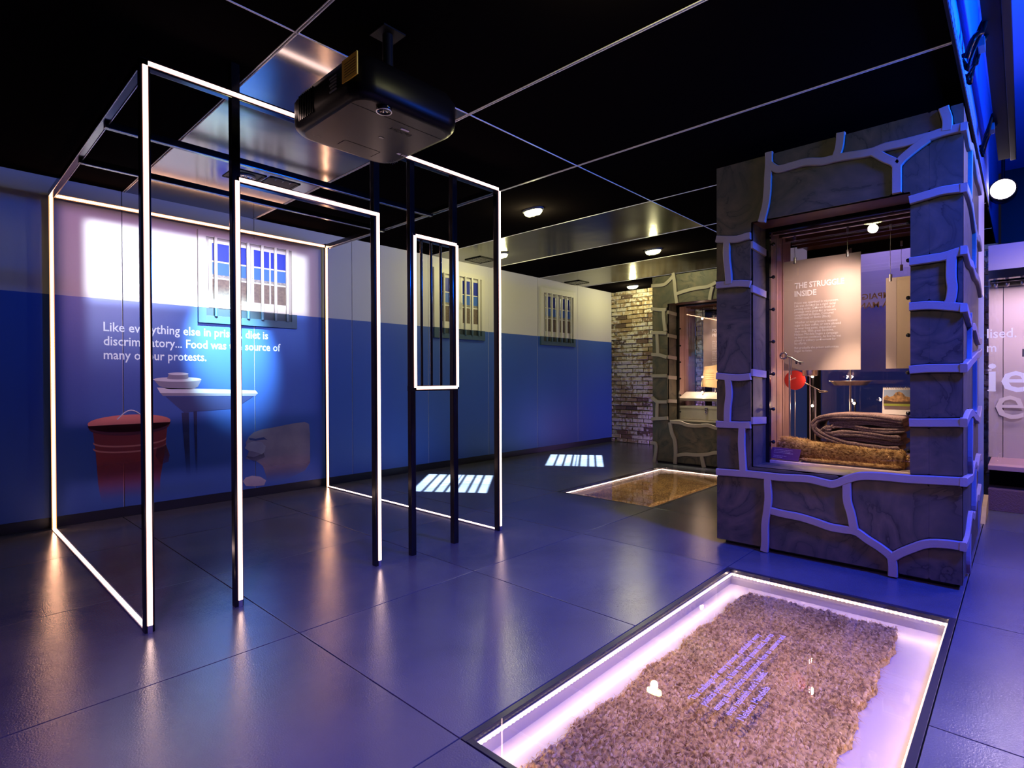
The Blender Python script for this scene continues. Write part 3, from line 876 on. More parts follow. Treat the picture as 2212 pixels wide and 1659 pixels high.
def pit(k, P, mat_xy, seed, label, mlabel, dense):
    x0, x1, y0, y1 = P
    r = thing('floor_display', label, 'display case', ((x0+x1)/2, (y0+y1)/2, -.12))
    f = .028; dp = .088
    for (a, b_, c, d) in ((x0, x1, y0+.002, y0+f), (x0, x1, y1-f, y1-.002), (x0+.002, x0+f, y0+f, y1-f), (x1-f, x1-.002, y0+f, y1-f)):
        bx('frame_bar', a+.002, b_-.002, c, d, -.02, .0, 'pit_frame', r, .0015)
    bx('floor_plate', x0+f, x1-f, y0+f, y1-f, -dp-.012, -dp, 'pit_floor', r)
    walls = [(x0+.002, x0+f+.004, y0+.002, y1-.002), (x1-f-.004, x1-.002, y0+.002, y1-.002), (x0+.03, x1-.03, y0+.002, y0+f+.004), (x0+.03, x1-.03, y1-f-.004, y1-.002)]
    for w_ in walls: bx('pit_wall', *w_, -dp-.012, -.0205, 'steel_satin', r)
    e = f+.004
    ends = (((x0+e, y0+e), (x0+e, y1-e), (1, 0)), ((x1-e, y0+e), (x1-e, y1-e), (-1, 0)), ((x0+e, y0+e), (x1-e, y0+e), (0, 1)), ((x0+e, y1-e), (x1-e, y1-e), (0, -1)))
    for a, b_, nn in ends:
        L_ = math.hypot(b_[0]-a[0], b_[1]-a[1]); tx, ty = (b_[0]-a[0])/L_, (b_[1]-a[1])/L_
        tape = MB().box(min(a[0], b_[0])-abs(ty)*0, max(a[0], b_[0])+abs(ty)*.003*nn[0] if nn[0] > 0 else max(a[0], b_[0]), min(a[1], b_[1])-(.003 if nn[1] < 0 else 0), max(a[1], b_[1])+(.003 if nn[1] > 0 else 0), -.036, -.022)
        tape = tape.build('led_tape', 'led_tape_glow', r)
        q = MB(); s_ = .02
        m_ = int(L_/s_)
        for i in range(m_):
            cx, cy = a[0]+tx*(i+.5)*s_, a[1]+ty*(i+.5)*s_
            hx = .0035 if tx else .004; hy = .0035 if ty else .004
            q.box(cx-hx+nn[0]*.003, cx+hx+nn[0]*.003, cy-hy+nn[1]*.003, cy+hy+nn[1]*.003, -.0335, -.0245)
        q.build('led_beads', 'led_bead', tape, kind='stuff')
    g = bx('glass_cover', x0+f, x1-f, y0+f, y1-f, -.010, -.0004, 'floor_glass', r)
    # the mat itself rests on the plate and is a thing of its own
    mx0, mx1, my0, my1 = mat_xy
    mr = thing('woven_mat', mlabel, 'mat', ((mx0+mx1)/2, (my0+my1)/2, -dp))
    rr = random.Random(seed)
    out = mat_outline(seed, *mat_xy)
    # woven body: height field clipped to the ragged outline by pulling border points on to it
    nx, ny = (230, 76) if dense else (120, 40)
    V = []; Fc = []
    top = -dp+.030
    def edge_lo(u): return my0 + .010*math.sin(u*31+seed)+.006*math.sin(u*83+seed*2)
    def edge_hi(u): return my1 + .010*math.sin(u*27+seed*3)+.006*math.sin(u*71+seed)
    def end_lo(v): return mx0 + .012*math.sin(v*21+seed)+.006*math.sin(v*57)
    def end_hi(v): return mx1 + .012*math.sin(v*19+seed*2)+.006*math.sin(v*61)
    for j in range(ny+1):
        v = j/ny
        for i in range(nx+1):
            u = i/nx
            ya, yb = edge_lo(u), edge_hi(u); xa, xb = end_lo(v), end_hi(v)
            x = xa+(xb-xa)*u; y = ya+(yb-ya)*v
            ed = min(u*(xb-xa), (1-u)*(xb-xa), v*(yb-ya), (1-v)*(yb-ya))
            h = .030*min(1, (ed/.02))**.5 if ed > 0 else 0
            weave = .010*abs(math.sin(y*PI/.032))**.5 + .006*math.sin(x*2*PI/.042+PI*int(y/.032)) - .006
            z = -dp+.001+h + (weave if ed > .01 else 0)+rr.uniform(-.0035, .0035)*(ed > .005)
            V.append((x+rr.uniform(-.003, .003), y+rr.uniform(-.003, .003), z))
    for j in range(ny):
        for i in range(nx):
            a = j*(nx+1)+i; Fc.append((a, a+1, a+nx+2, a+nx+1))
    q = MB(); q.add(V, Fc, True); q.build('woven_body', 'sisal', mr)
    # rows of short twisted tufts
    tV = []; tF = []
    sx, sy = (.023, .0155) if dense else (.040, .026)
    jn = int((my1-my0)/sy); in_ = int((mx1-mx0)/sx)
    for j in range(jn):
        for i in range(in_):
            u = (i+.5+(.5 if j % 2 else 0))/in_; v = (j+.5)/jn
            if u > .995: continue
            cx = end_lo(v)+(end_hi(v)-end_lo(v))*u+rr.uniform(-.004, .004); cy = edge_lo(u)+(edge_hi(u)-edge_lo(u))*v+rr.uniform(-.003, .003)
            a = (.42 if j % 2 else .12)+rr.gauss(0, .28); ln = sx*rr.uniform(.55, .85); wd = sy*rr.uniform(.38, .62); hh = rr.uniform(.005, .009)
            ca, sa = math.cos(a), math.sin(a); tilt = rr.uniform(-.12, .18); zc = -dp+.027+rr.uniform(-.003, .003)
            n0 = len(tV)
            for (q_, w_) in ((-1, .0), (-.55, .8), (.1, 1.0), (.65, .75), (1, .0)):
                if w_ == 0: tV.append((cx+ca*ln*q_, cy+sa*ln*q_, zc+tilt*ln*q_)); continue
                for k2 in range(5):
                    b_ = 2*PI*k2/5
                    o_ = wd*w_*math.cos(b_)
                    tV.append((cx+ca*ln*q_-sa*o_, cy+sa*ln*q_+ca*o_, zc+tilt*ln*q_+hh*w_*math.sin(b_)))
            for k2 in range(5):
                e_ = (k2+1) % 5
                tF.append((n0, n0+1+e_, n0+1+k2))
                tF.append((n0+1+k2, n0+1+e_, n0+6+e_, n0+6+k2)); tF.append((n0+6+k2, n0+6+e_, n0+11+e_, n0+11+k2))
                tF.append((n0+11+k2, n0+11+e_, n0+16))
    MB().add(tV, tF, True).build('tufts', 'sisal_tuft', mr, kind='stuff')
    # loose strands as short curved ribbons
    nS = 11000 if dense else 3000
    VS = []; FS = []; VS2 = []; FS2 = []
    for k_ in range(nS):
        u, v = rr.random(), rr.random()
        edge = rr.random() < .16
        if edge:
            c_ = rr.randrange(4)
            if c_ < 2: v = .004 if c_ == 0 else .996
            else: u = .003 if c_ == 2 else .997
        x = end_lo(v)+(end_hi(v)-end_lo(v))*u; y = edge_lo(u)+(edge_hi(u)-edge_lo(u))*v
        a = rr.gauss(.30, .45) + (PI if rr.random() < .5 else 0)
        if edge: a = rr.uniform(0, 2*PI)
        ln = rr.uniform(.014, .042); wd = rr.uniform(.0005, .0012)
        z0 = -dp+.033+rr.uniform(-.004, .004) if not edge else -dp+rr.uniform(.006, .030)
        cv = rr.uniform(-.5, .5); pz = rr.uniform(.001, .007)
        A = (x, y, z0); px_, py_ = math.cos(a), math.sin(a)
        B_ = (x+px_*ln*.5, y+py_*ln*.5, z0+pz); a2 = a+cv
        C_ = (B_[0]+math.cos(a2)*ln*.5, B_[1]+math.sin(a2)*ln*.5, z0-.001)
        s1 = (-py_*wd, px_*wd)
        VV, FF = (VS, FS) if rr.random() < .7 else (VS2, FS2)
        n0 = len(VV)
        VV += [(A[0]-s1[0], A[1]-s1[1], A[2]), (A[0]+s1[0], A[1]+s1[1], A[2]), (B_[0]+s1[0], B_[1]+s1[1], B_[2]), (B_[0]-s1[0], B_[1]-s1[1], B_[2]), C_]
        FF += [(n0, n0+1, n0+2, n0+3), (n0+3, n0+2, n0+4)]
    MB().add(VS, FS).build('strands', 'sisal_strand', mr, kind='stuff')
    MB().add(VS2, FS2).build('strands', 'sisal', mr, kind='stuff')
    for a, b_, nn in ends:
        L_ = math.hypot(b_[0]-a[0], b_[1]-a[1]); cx, cy = (a[0]+b_[0])/2+nn[0]*.007, (a[1]+b_[1])/2+nn[1]*.007
        l = lamp_obj('strip_light', 'AREA', (cx, cy, -.028), 1.0*L_, (1.0, .74, .50), L_*.98, size_y=.006)
        l.rotation_euler = Matrix((( -nn[1], nn[0], 0), (0, 0, 1), (-nn[0]*.85, -nn[1]*.85, .5))).transposed().to_3x3().normalized().to_euler() if 0 else (Vector((nn[0], nn[1], -.35))).to_track_quat('-Z', 'Y').to_euler()
    return r

pit1 = pit(0, PITS[0], (.56, 2.53, -5.19, -4.46), 3, 'glass-covered floor pit nearest the camera, edged with LED beads around a woven mat',
    'shaggy woven sisal mat under glass in the near floor pit', True)
pit2 = pit(1, PITS[1], (4.08, 5.93, -2.97, -2.19), 5, 'glass-covered floor pit in front of the far stone showcase',
    'golden woven sisal mat under glass in the far floor pit', False)
for i, (s_, wd) in enumerate((("\u2018The challenge for every prisoner, particularly every", .70), ('political prisoner, is how to survive prison intact, how to', .74), ('emerge from prison undiminished, how to conserve and', .76), ("even replenish one\u2019s beliefs.\u2019", .39), ('Nelson Mandela', .275))):
    text('lettering', s_, 'violet_ink', pit1, (1.185, -4.752-.0445*i, .0002), (1, 0, 0), (0, 1, 0), width=wd, height=.026, bold=.008)

# ================================================================== CEILING FITTINGS
def bulkhead(x, y, label, z=CZ, energy=19):
    r = thing('bulkhead_lamp', label, 'lamp', (x, y, z), 'caged bulkhead lamps')
    ln, wd, dp = .105, .052, .055
    def oval(s, zz, n=22): return [(x+ln*s*math.copysign(abs(math.cos(2*PI*k/n))**.75, math.cos(2*PI*k/n))*.0+wd*s*math.copysign(abs(math.cos(2*PI*k/n))**.8, math.cos(2*PI*k/n)), y+ln*s*math.copysign(abs(math.sin(2*PI*k/n))**.8, math.sin(2*PI*k/n)), zz) for k in range(n)]
    def loft(rs, m, name):
        n = len(rs[0]); q = MB(); vs = [v for r_ in rs for v in r_]
        fs = [(i*n+k, i*n+(k+1) % n, (i+1)*n+(k+1) % n, (i+1)*n+k) for i in range(len(rs)-1) for k in range(n)]
        q.add(vs, fs, True); q.add(rs[-1], [tuple(range(n))]); return q.build(name, m, r)
    loft([oval(1.12, z), oval(1.12, z-.016), oval(1.0, z-.020)], 'grey_plastic', 'base')
    loft([oval(.95, z-.018), oval(.93, z-.036), oval(.78, z-.052), oval(.4, z-.060), oval(.05, z-.061)], 'lamp_glow', 'glass_dome')
    c = MB()
    for t_ in (-.45, .0, .45):
        yy = y+ln*t_*1.2
        c.tube([(x+wd*1.06*math.cos(a), yy, z-.016-.052*math.sin(a)) for a in [PI*k/8 for k in range(9)]], .0028, 6)
    c.tube([(x, y+ln*1.05*math.cos(a), z-.016-.052*math.sin(a)**.7) for a in [PI*k/10 for k in range(11)]], .0028, 6)
    c.build('wire_cage', 'black_matt', r)
    lamp_obj('bulkhead_light', 'POINT', (x, y, z-.11), energy, (1.0, .90, .46), .045)
bulkhead(3.31, -2.17, 'caged bulkhead lamp on the dark ceiling right of the cell, nearest the cell')
bulkhead(4.43, -.66, 'caged bulkhead lamp partly hidden by the cell corner post, near the left wall')
bulkhead(5.60, -2.20, 'caged bulkhead lamp on the ceiling in front of the far stone showcase')
bulkhead(7.75, -.64, 'caged bulkhead lamp farthest away, just above the brick wall')
bulkhead(1.02, -4.50, 'caged bulkhead lamp reflected in the near showcase glass', energy=8)

def downlight():
    x, y = 1.065, -1.06
    r = thing('downlight', 'recessed square black downlight with faceted reflector in the ceiling above the cell', 'light', (x, y, CZ))
    for dx, nm in ((0, 'housing'), (.27, 'housing')):
        m = MB(); a = .125
        x_, y_ = x+dx, y-.0-(.02 if dx else 0)
        m.box(x_-a, x_+a, y_-a, y_-a+.02, CZ-.006, CZ-.0005); m.box(x_-a, x_+a, y_+a-.02, y_+a, CZ-.006, CZ-.0005)
        m.box(x_-a, x_-a+.02, y_-a, y_+a, CZ-.006, CZ-.0005); m.box(x_+a-.02, x_+a, y_-a, y_+a, CZ-.006, CZ-.0005)
        m.box(x_-a+.01, x_+a-.01, y_-a+.01, y_+a-.01, CZ-.003, CZ-.0008)
        m.build(nm, 'black_matt', r)
    MB().lathe([(.062, -.003), (.078, -.003), (.080, -.012), (.060, -.016), (.058, -.006)], (x, y, CZ), n=28).build('bezel', 'grey_plastic', r)
    q = MB(); n = 16
    for ring_ in range(3):
        for k in range(n):
            a0, a1 = 2*PI*k/n, 2*PI*(k+1)/n
            r0, r1 = .018*ring_+.004, .018*(ring_+1)+.004
            z0 = CZ-.006-.002*ring_; dz = .004 if (k+ring_) % 2 else -.002
            q.add([(x+r0*math.cos(a0), y+r0*math.sin(a0), z0), (x+r1*math.cos(a0), y+r1*math.sin(a0), z0-dz), (x+r1*math.cos(a1), y+r1*math.sin(a1), z0+dz), (x+r0*math.cos(a1), y+r0*math.sin(a1), z0)], [(0, 1, 2, 3)])
    q.build('reflector', 'steel', r)
    for k in range(3): bx('clip', x+.19+.06*k, x+.20+.06*k, y-.135, y-.105, CZ-.010, CZ-.004, 'grey_plastic', r)
downlight()
for x, y, s_, lab in ((4.50, -.20, .15, 'square black ceiling vent beside the cell corner post'), (6.85, -.10, .15, 'square black ceiling vent above the window nearest the bricks')):
    v = thing('ceiling_vent', lab, 'vent', (x, y, CZ))
    m = MB(); a = s_
    m.box(x-a, x+a, y-a, y-a+.02, CZ-.01, CZ-.0005); m.box(x-a, x+a, y+a-.02, y+a, CZ-.01, CZ-.0005); m.box(x-a, x-a+.02, y-a, y+a, CZ-.01, CZ-.0005); m.box(x+a-.02, x+a, y-a, y+a, CZ-.01, CZ-.0005)
    m.build('frame', 'black_matt', v)
    for k in range(6): bx('louvre', x-a+.02, x+a-.02, y-a+.035+k*.042, y-a+.055+k*.042, CZ-.007, CZ-.002, 'black_gloss', v)

# ================================================================== STONE-CLAD SHOWCASES
def smooth_line(p, n=6):
    if len(p) < 3: return [tuple(a) for a in p]
    q = [p[0]] + list(p) + [p[-1]]; out = []
    for i in range(1, len(q)-2):
        a, b_, c, d = (Vector(v) for v in q[i-1:i+3])
        for k in range(n):
            t = k/n
            out.append(tuple(.5*((2*b_)+(c-a)*t+(2*a-5*b_+4*c-d)*t*t+(3*b_-a-3*c+d)*t**3)))
    out.append(tuple(p[-1])); return out

def field_loops(a0, a1, b0, b1, lines, hole=None, res=.0105, edge=.0):
    """stone outlines in a face rectangle: everything not covered by mortar lines [(pts, halfwidth)]"""
    na, nb = int((a1-a0)/res)+5, int((b1-b0)/res)+5
    A = a0-2*res+np.arange(na)*res*((a1-a0+4*res)/((na-1)*res)); B = b0-2*res+np.arange(nb)*res*((b1-b0+4*res)/((nb-1)*res))
    AA, BB = np.meshgrid(A, B)
    F = np.minimum(np.minimum(AA-a0, a1-AA), np.minimum(BB-b0, b1-BB))-edge
    if hole:
        h0, h1, g0, g1 = hole
        dx = np.maximum(np.maximum(h0-AA, AA-h1), np.maximum(g0-BB, BB-g1))
        F = np.minimum(F, dx)
    for pts, hw in lines:
        for (x1, y1), (x2, y2) in zip(pts[:-1], pts[1:]):
            dx, dy = x2-x1, y2-y1; L2 = dx*dx+dy*dy+1e-12
            t = np.clip(((AA-x1)*dx+(BB-y1)*dy)/L2, 0, 1)
            F = np.minimum(F, np.hypot(AA-x1-t*dx, BB-y1-t*dy)-hw)
    segs = {}
    def P(i, j, i2, j2):
        f1, f2 = F[j, i], F[j2, i2]; t = f1/(f1-f2)
        return (A[i]+(A[i2]-A[i])*t, B[j]+(B[j2]-B[j])*t)
    S = F > 0
    for j in range(nb-1):
        for i in range(na-1):
            c = (S[j, i], S[j, i+1], S[j+1, i+1], S[j+1, i])
            if all(c) or not any(c): continue
            e = {}
            K = [((i, j), (i+1, j)), ((i+1, j), (i+1, j+1)), ((i+1, j+1), (i, j+1)), ((i, j+1), (i, j))]
            cr = [k for k in range(4) if c[k] != c[(k+1) % 4]]
            ins = []; outs = []
            for k in cr:
                (ia, ja), (ib, jb) = K[k]
                key = tuple(sorted(((ia, ja), (ib, jb))))
                (outs if c[k] else ins).append((key, P(ia, ja, ib, jb)))
            # walk with the stone on the left: enter where edge goes out->in
            for (k1, p1), (k2, p2) in zip(outs, ins if len(ins) == 1 else ins[::-1]):
                segs[k1] = (k2, p1)
    loops = []
    while segs:
        k0 = next(iter(segs)); k = k0; lp = []
        while k in segs:
            k2, p = segs.pop(k); lp.append(p); k = k2
        if len(lp) > 10: loops.append(lp)
    res_l = []
    for lp in loops:
        ar = sum(lp[i][0]*lp[(i+1) % len(lp)][1]-lp[(i+1) % len(lp)][0]*lp[i][1] for i in range(len(lp)))/2
        if abs(ar) < .0006: continue
        res_l.append(simplify(lp, .0013))
    return res_l

def simplify(lp, tol):
    def dp(p):
        if len(p) < 3: return p
        a, b_ = p[0], p[-1]; dx, dy = b_[0]-a[0], b_[1]-a[1]; L_ = math.hypot(dx, dy) or 1e-9
        ds = [abs((q[0]-a[0])*dy-(q[1]-a[1])*dx)/L_ for q in p[1:-1]]
        m = max(ds)
        if m < tol: return [a, b_]
        i = ds.index(m)+1
        return dp(p[:i+1])[:-1]+dp(p[i:])
    h = len(lp)//2
    return dp(lp[:h+1])[:-1]+dp(lp[h:]+[lp[0]])[:-1]

def ribbon(m, pts, hw, to3, th):
    """raised band along pts (2d), to3(a,b,h) maps to world"""
    L_ = []; R_ = []
    for i, p in enumerate(pts):
        a = pts[max(i-1, 0)]; b_ = pts[min(i+1, len(pts)-1)]
        dx, dy = b_[0]-a[0], b_[1]-a[1]; l = math.hypot(dx, dy) or 1e-9
        nx_, ny_ = -dy/l*hw, dx/l*hw
        L_.append((p[0]+nx_, p[1]+ny_)); R_.append((p[0]-nx_, p[1]-ny_))
    vs = []; fs = []
    b = .004
    for i in range(len(pts)):
        l, r = Vector(L_[i]), Vector(R_[i]); c = (l+r)/2
        li, ri = l+(c-l).normalized()*b, r+(c-r).normalized()*b
        vs += [to3(l.x, l.y, 0), to3(l.x, l.y, th-b), to3(li.x, li.y, th), to3(ri.x, ri.y, th), to3(r.x, r.y, th-b), to3(r.x, r.y, 0)]
    for i in range(len(pts)-1):
        for k in range(5):
            fs.append((i*6+k, i*6+k+1, (i+1)*6+k+1, (i+1)*6+k))
    fs.append((0, 1, 2, 3, 4, 5)); n = (len(pts)-1)*6; fs.append((n+5, n+4, n+3, n+2, n+1, n))
    m.add(vs, fs)

def showcase(fx, y0, y1, o0, o1, oz0, oz1, Ht, depth, lines, side_lines, vseams, label, glass_dx, shelf_z, knob_z, reveal_bands, opaque_back=False):
    """front faces -X at x=fx; y0 (left, larger) to y1 (right, smaller); opening o0..o1"""
    r = thing('stone_showcase', label, 'showcase', (fx+depth/2, (y0+y1)/2, 0))
    th_s, th_m = .010, .030
    bk = fx+th_s
    c = MB()
    c.box(bk, bk+.03, o0, y0, .03, Ht); c.box(bk, bk+.03, y1, o1, .03, Ht); c.box(bk, bk+.03, o1, o0, .03, oz0-.0); c.box(bk, bk+.03, o1, o0, oz1, Ht)
    c.box(bk+.03, fx+depth, y1+th_s, y1+.045, .03, Ht); c.box(bk+.03, fx+depth, y0-.045, y0, .03, Ht)
    c.box(bk+.03, fx+depth, y1+.045, y0-.045, Ht-.03, Ht)
    c.box(bk+.05, fx+depth-.02, y1+.04, y0-.04, .0, .03)
    c.build('carcass', 'case_board', r)
    hw = .024; gr = .0045
    LL = [(smooth_line(p), hw+gr) for p in lines] + [([(v, 0), (v, Ht)], .0022) for v in vseams]
    to3 = lambda a, b_, h: (bk-h, a, b_)
    for lp in field_loops(y1, y0, .03, Ht, LL, (o1, o0, oz0, oz1)):
        MB().prism([to3(a, b_, 0) for a, b_ in lp], (-th_s, 0, 0)).build('stone', 'painted_stone', r)
    for ip, p in enumerate(lines):
        m = MB(); ribbon(m, smooth_line(p), hw, to3, th_m+.0005*(ip % 7)); m.build('mortar_band', 'mortar', r)
    # right flank
    to3s = lambda a, b_, h: (a, y1+th_s-h, b_)
    if side_lines:
        LS = [(smooth_line(p), hw+gr) for p in side_lines]
        for lp in field_loops(fx+.002, fx+depth, .03, Ht, LS):
            MB().prism([to3s(a, b_, 0) for a, b_ in lp], (0, -th_s, 0)).build('stone', 'painted_stone', r)
        for ip, p in enumerate(side_lines):
            m = MB(); ribbon(m, smooth_line(p), hw, to3s, th_m+.0005*(ip % 7)); m.build('mortar_band', 'mortar', r)
    # reveals around the opening
    gx = fx+glass_dx
    bx('jamb', bk, gx, o0, o0+.02, oz0, oz1, 'painted_stone', r)
    bx('jamb', bk, gx, o1-.02, o1, oz0, oz1, 'painted_stone', r)
    bx('sill', bk, gx, o1, o0, oz0-.02, oz0, 'painted_stone', r)
    bx('lintel_board', bk, gx-.05, o1, o0, oz1, oz1+.02, 'dark_wood', r)
    for z in reveal_bands:
        m = MB(); m.prism([(bk-.01, o0-.014, z-.024), (gx-.03, o0-.014, z-.036), (gx-.03, o0-.014, z+.012), (bk-.01, o0-.014, z+.024)], (0, .016, 0)); m.build('mortar_band', 'mortar', r)
    # glazing frame, glass, clamp knobs
    m = MB(); m.box(gx-.006, gx+.03, o0-.028, o0-.0005, oz0+.0005, oz1+.03); m.box(gx-.006, gx+.03, o1+.0005, o1+.020, oz0+.0005, oz1+.03)
    m.box(gx-.006, gx+.03, o1+.02, o0-.028, oz1-.02, oz1+.03)
    m.build('glazing_frame', 'black_gloss', r)
    bx('glass_pane', gx-.001, gx+.007, o1+.003, o0-.003, shelf_z-.004, oz1-.02, 'clear_glass', r)
    for z in knob_z:
        for yk, sg in ((o0-.030, -1), (o1+.022, 1)):
            m = MB(); m.tube([(gx-.004, yk, z), (gx-.004, yk+sg*.014, z)], .006, 8, caps=False); m.ball((gx-.006, yk+sg*.024, z), .013, 10, 7); m.build('knob', 'black_gloss', r)
    # interior
    ix0, ix1 = gx+.03, fx+depth-.05
    bx('shelf', gx-.004, ix1, o1-.03, o0+.03, shelf_z-.03, shelf_z, 'shelf_board', r, .006)
    m = MB()
    yy = o0+.012
    xx = ix0
    for k, wd in enumerate((.11, .09, .012, .13, .012, .20)):
        if xx+wd > ix1: break
        m.box(xx, xx+wd-.003, yy-.012-(.004 if wd < .02 else 0), yy, shelf_z, oz1+.03); xx += wd
    m.build('side_panelling', 'side_wood', r)
    m = MB(); m.box(ix0, ix1, o1-.014, o1-.002, shelf_z, oz1+.03); m.build('side_panelling', 'side_wood', r)
    m = MB(); m.box(ix0, ix1, o1, o0, oz1+.03, oz1+.05)
    for k in range(5): m.box(ix0+.12+k*.15, ix0+.15+k*.15, o1, o0, oz1-.0, oz1+.03)
    m.build('soffit', 'dark_wood', r)
    # back frame and back glass
    m = MB(); m.box(ix1-.03, ix1, o0-.10, o0, shelf_z, oz1+.03); m.box(ix1-.03, ix1, o1, o1+.03, shelf_z, oz1+.03); m.box(ix1-.03, ix1, o1, o0, oz1-.06, oz1+.03)
    m.build('back_frame', 'black_matt', r)
    bx('back_glass', ix1-.02, ix1-.014, o1+.03, o0-.10, shelf_z, oz1-.06, 'clear_glass', r)
    return r, gx, ix1

def wob(seed, a0, a1, b_, n=6, amp=.03, up=0):
    r = random.Random(seed); return [(a0+(a1-a0)*k/n, b_+(r.uniform(-amp, amp) if k else 0)+up*k/n) for k in range(n+1)]

# ---- near showcase
L1 = [
 [(-4.379, 2.685), (-4.379, 2.607), (-4.373, 2.516), (-4.370, 2.439), (-4.361, 2.348), (-4.343, 2.274), (-4.331, 2.230)],
 [(-4.385, 2.600), (-4.428, 2.560), (-4.460, 2.555), (-4.511, 2.557), (-4.605, 2.558), (-4.695, 2.537), (-4.770, 2.537), (-4.843, 2.531), (-4.906, 2.524), (-4.968, 2.521), (-5.028, 2.531), (-5.111, 2.528), (-5.192, 2.529), (-5.240, 2.530), (-5.316, 2.537), (-5.390, 2.535)],
 [(-4.775, 2.544), (-4.793, 2.599), (-4.801, 2.685)],
 [(-4.973, 2.517), (-5.028, 2.466), (-5.071, 2.432), (-5.087, 2.412), (-5.111, 2.437), (-5.146, 2.465), (-5.192, 2.497), (-5.234, 2.521)],
 [(-5.087, 2.417), (-5.087, 2.377), (-5.087, 2.331), (-5.087, 2.275), (-5.087, 2.248)],
 [(-5.314, 2.538), (-5.318, 2.570), (-5.316, 2.609), (-5.306, 2.648), (-5.302, 2.670)],
 [(-5.147, 2.191), (-5.241, 2.204), (-5.300, 2.211), (-5.390, 2.205)],
 [(-5.147, 1.840), (-5.237, 1.843), (-5.301, 1.846), (-5.353, 1.858), (-5.391, 1.867)],
 [(-5.337, 1.848), (-5.335, 1.789), (-5.335, 1.725), (-5.340, 1.666), (-5.332, 1.601), (-5.317, 1.574)],
 [(-5.147, 1.582), (-5.235, 1.582), (-5.318, 1.569), (-5.391, 1.554)],
 [(-5.148, 1.219), (-5.235, 1.226), (-5.392, 1.225)],
 [(-5.148, 0.915), (-5.223, 0.918), (-5.388, 0.927)],
 [(-4.023, 2.169), (-4.099, 2.152), (-4.173, 2.142), (-4.227, 2.149), (-4.258, 2.150)],
 [(-4.099, 2.152), (-4.096, 2.065), (-4.099, 1.999), (-4.108, 1.916), (-4.112, 1.838)],
 [(-4.022, 1.839), (-4.173, 1.834), (-4.257, 1.820)],
 [(-4.022, 1.193), (-4.172, 1.179), (-4.257, 1.188)],
 [(-4.104, 1.180), (-4.111, 1.065), (-4.101, 0.970), (-4.097, 0.853)],
 [(-4.021, 0.849), (-4.172, 0.850), (-4.257, 0.854)],
 [(-4.203, 0.845), (-4.197, 0.739), (-4.203, 0.623), (-4.209, 0.524)],
 [(-4.021, 0.507), (-4.187, 0.515), (-4.299, 0.518), (-4.459, 0.518), (-4.613, 0.527), (-4.709, 0.515), (-4.763, 0.513), (-4.836, 0.551), (-4.907, 0.579), (-5.018, 0.589), (-5.142, 0.590), (-5.224, 0.595), (-5.389, 0.604)],
 [(-4.371, 0.511), (-4.371, 0.445), (-4.374, 0.368), (-4.365, 0.276), (-4.353, 0.183), (-4.353, 0.070), (-4.347, 0.006)],
 [(-4.371, 0.289), (-4.459, 0.279), (-4.563, 0.274), (-4.661, 0.258), (-4.745, 0.240), (-4.819, 0.239), (-4.883, 0.237), (-4.943, 0.200), (-5.002, 0.168), (-5.044, 0.138), (-5.064, 0.115)],
 [(-4.834, 0.542), (-4.836, 0.422), (-4.856, 0.343), (-4.873, 0.243)],
 [(-5.064, 0.120), (-5.069, 0.072), (-5.069, 0.009)],
 [(-5.064, 0.115), (-5.102, 0.150), (-5.149, 0.184), (-5.226, 0.231), (-5.309, 0.248), (-5.385, 0.250)],
]
zs = [[(-5.390, 2.535), (-5.390, 2.205), (-5.391, 1.867), (-5.391, 1.554), (-5.392, 1.225), (-5.388, 0.927), (-5.389, 0.604), (-5.385, 0.250)][k][1] for k in range(8)]
SX0, SX1 = 3.14, 4.58
S1 = [wob(1, SX0, SX1, zs[0], amp=.04), wob(2, SX0, SX1, zs[1], amp=.03, up=-.10), wob(3, SX0, SX1, zs[2], amp=.04, up=-.05), wob(4, SX0, SX1, zs[3], amp=.05, up=-.10),
      wob(5, SX0, SX1, zs[4], amp=.02, up=.12), wob(6, SX0, SX1, zs[5], amp=.05), wob(7, SX0, SX1, zs[6], amp=.05), wob(8, SX0, SX1, zs[7], amp=.04, up=.14),
      [(3.55, zs[0]), (3.56, 2.45), (3.52, zs[1])], [(3.9, zs[1]-.05), (3.93, 2.0), (3.9, zs[2])], [(3.5, zs[3]), (3.52, 1.4), (3.48, zs[4]+.02)],
      [(4.0, zs[4]+.08), (4.02, .98), (3.97, zs[5])], [(3.6, zs[5]), (3.58, .7), (3.62, zs[6])], [(3.95, zs[6]), (3.9, .35), (3.95, zs[7]+.1)], [(3.5, zs[7]), (3.47, .1), (3.5, .03)]]
kz = [(-4.252, 2.137), (-4.251, 1.902), (-4.251, 1.670), (-4.251, 1.438), (-4.251, 1.206), (-4.247, 0.953), (-4.247, 0.717)]
case1, g1, ib1 = showcase(3.165, -4.02, -5.385, -4.257, -5.150, .565, 2.245, 2.672, 1.42, L1, S1, (-4.17, -5.236),
    'large stone-clad showcase nearest the camera holding folded blanket and hanging text panel', .30, .585, [k[1] for k in kz], [zz for zz in (2.09, 1.79, 1.215, .885)])

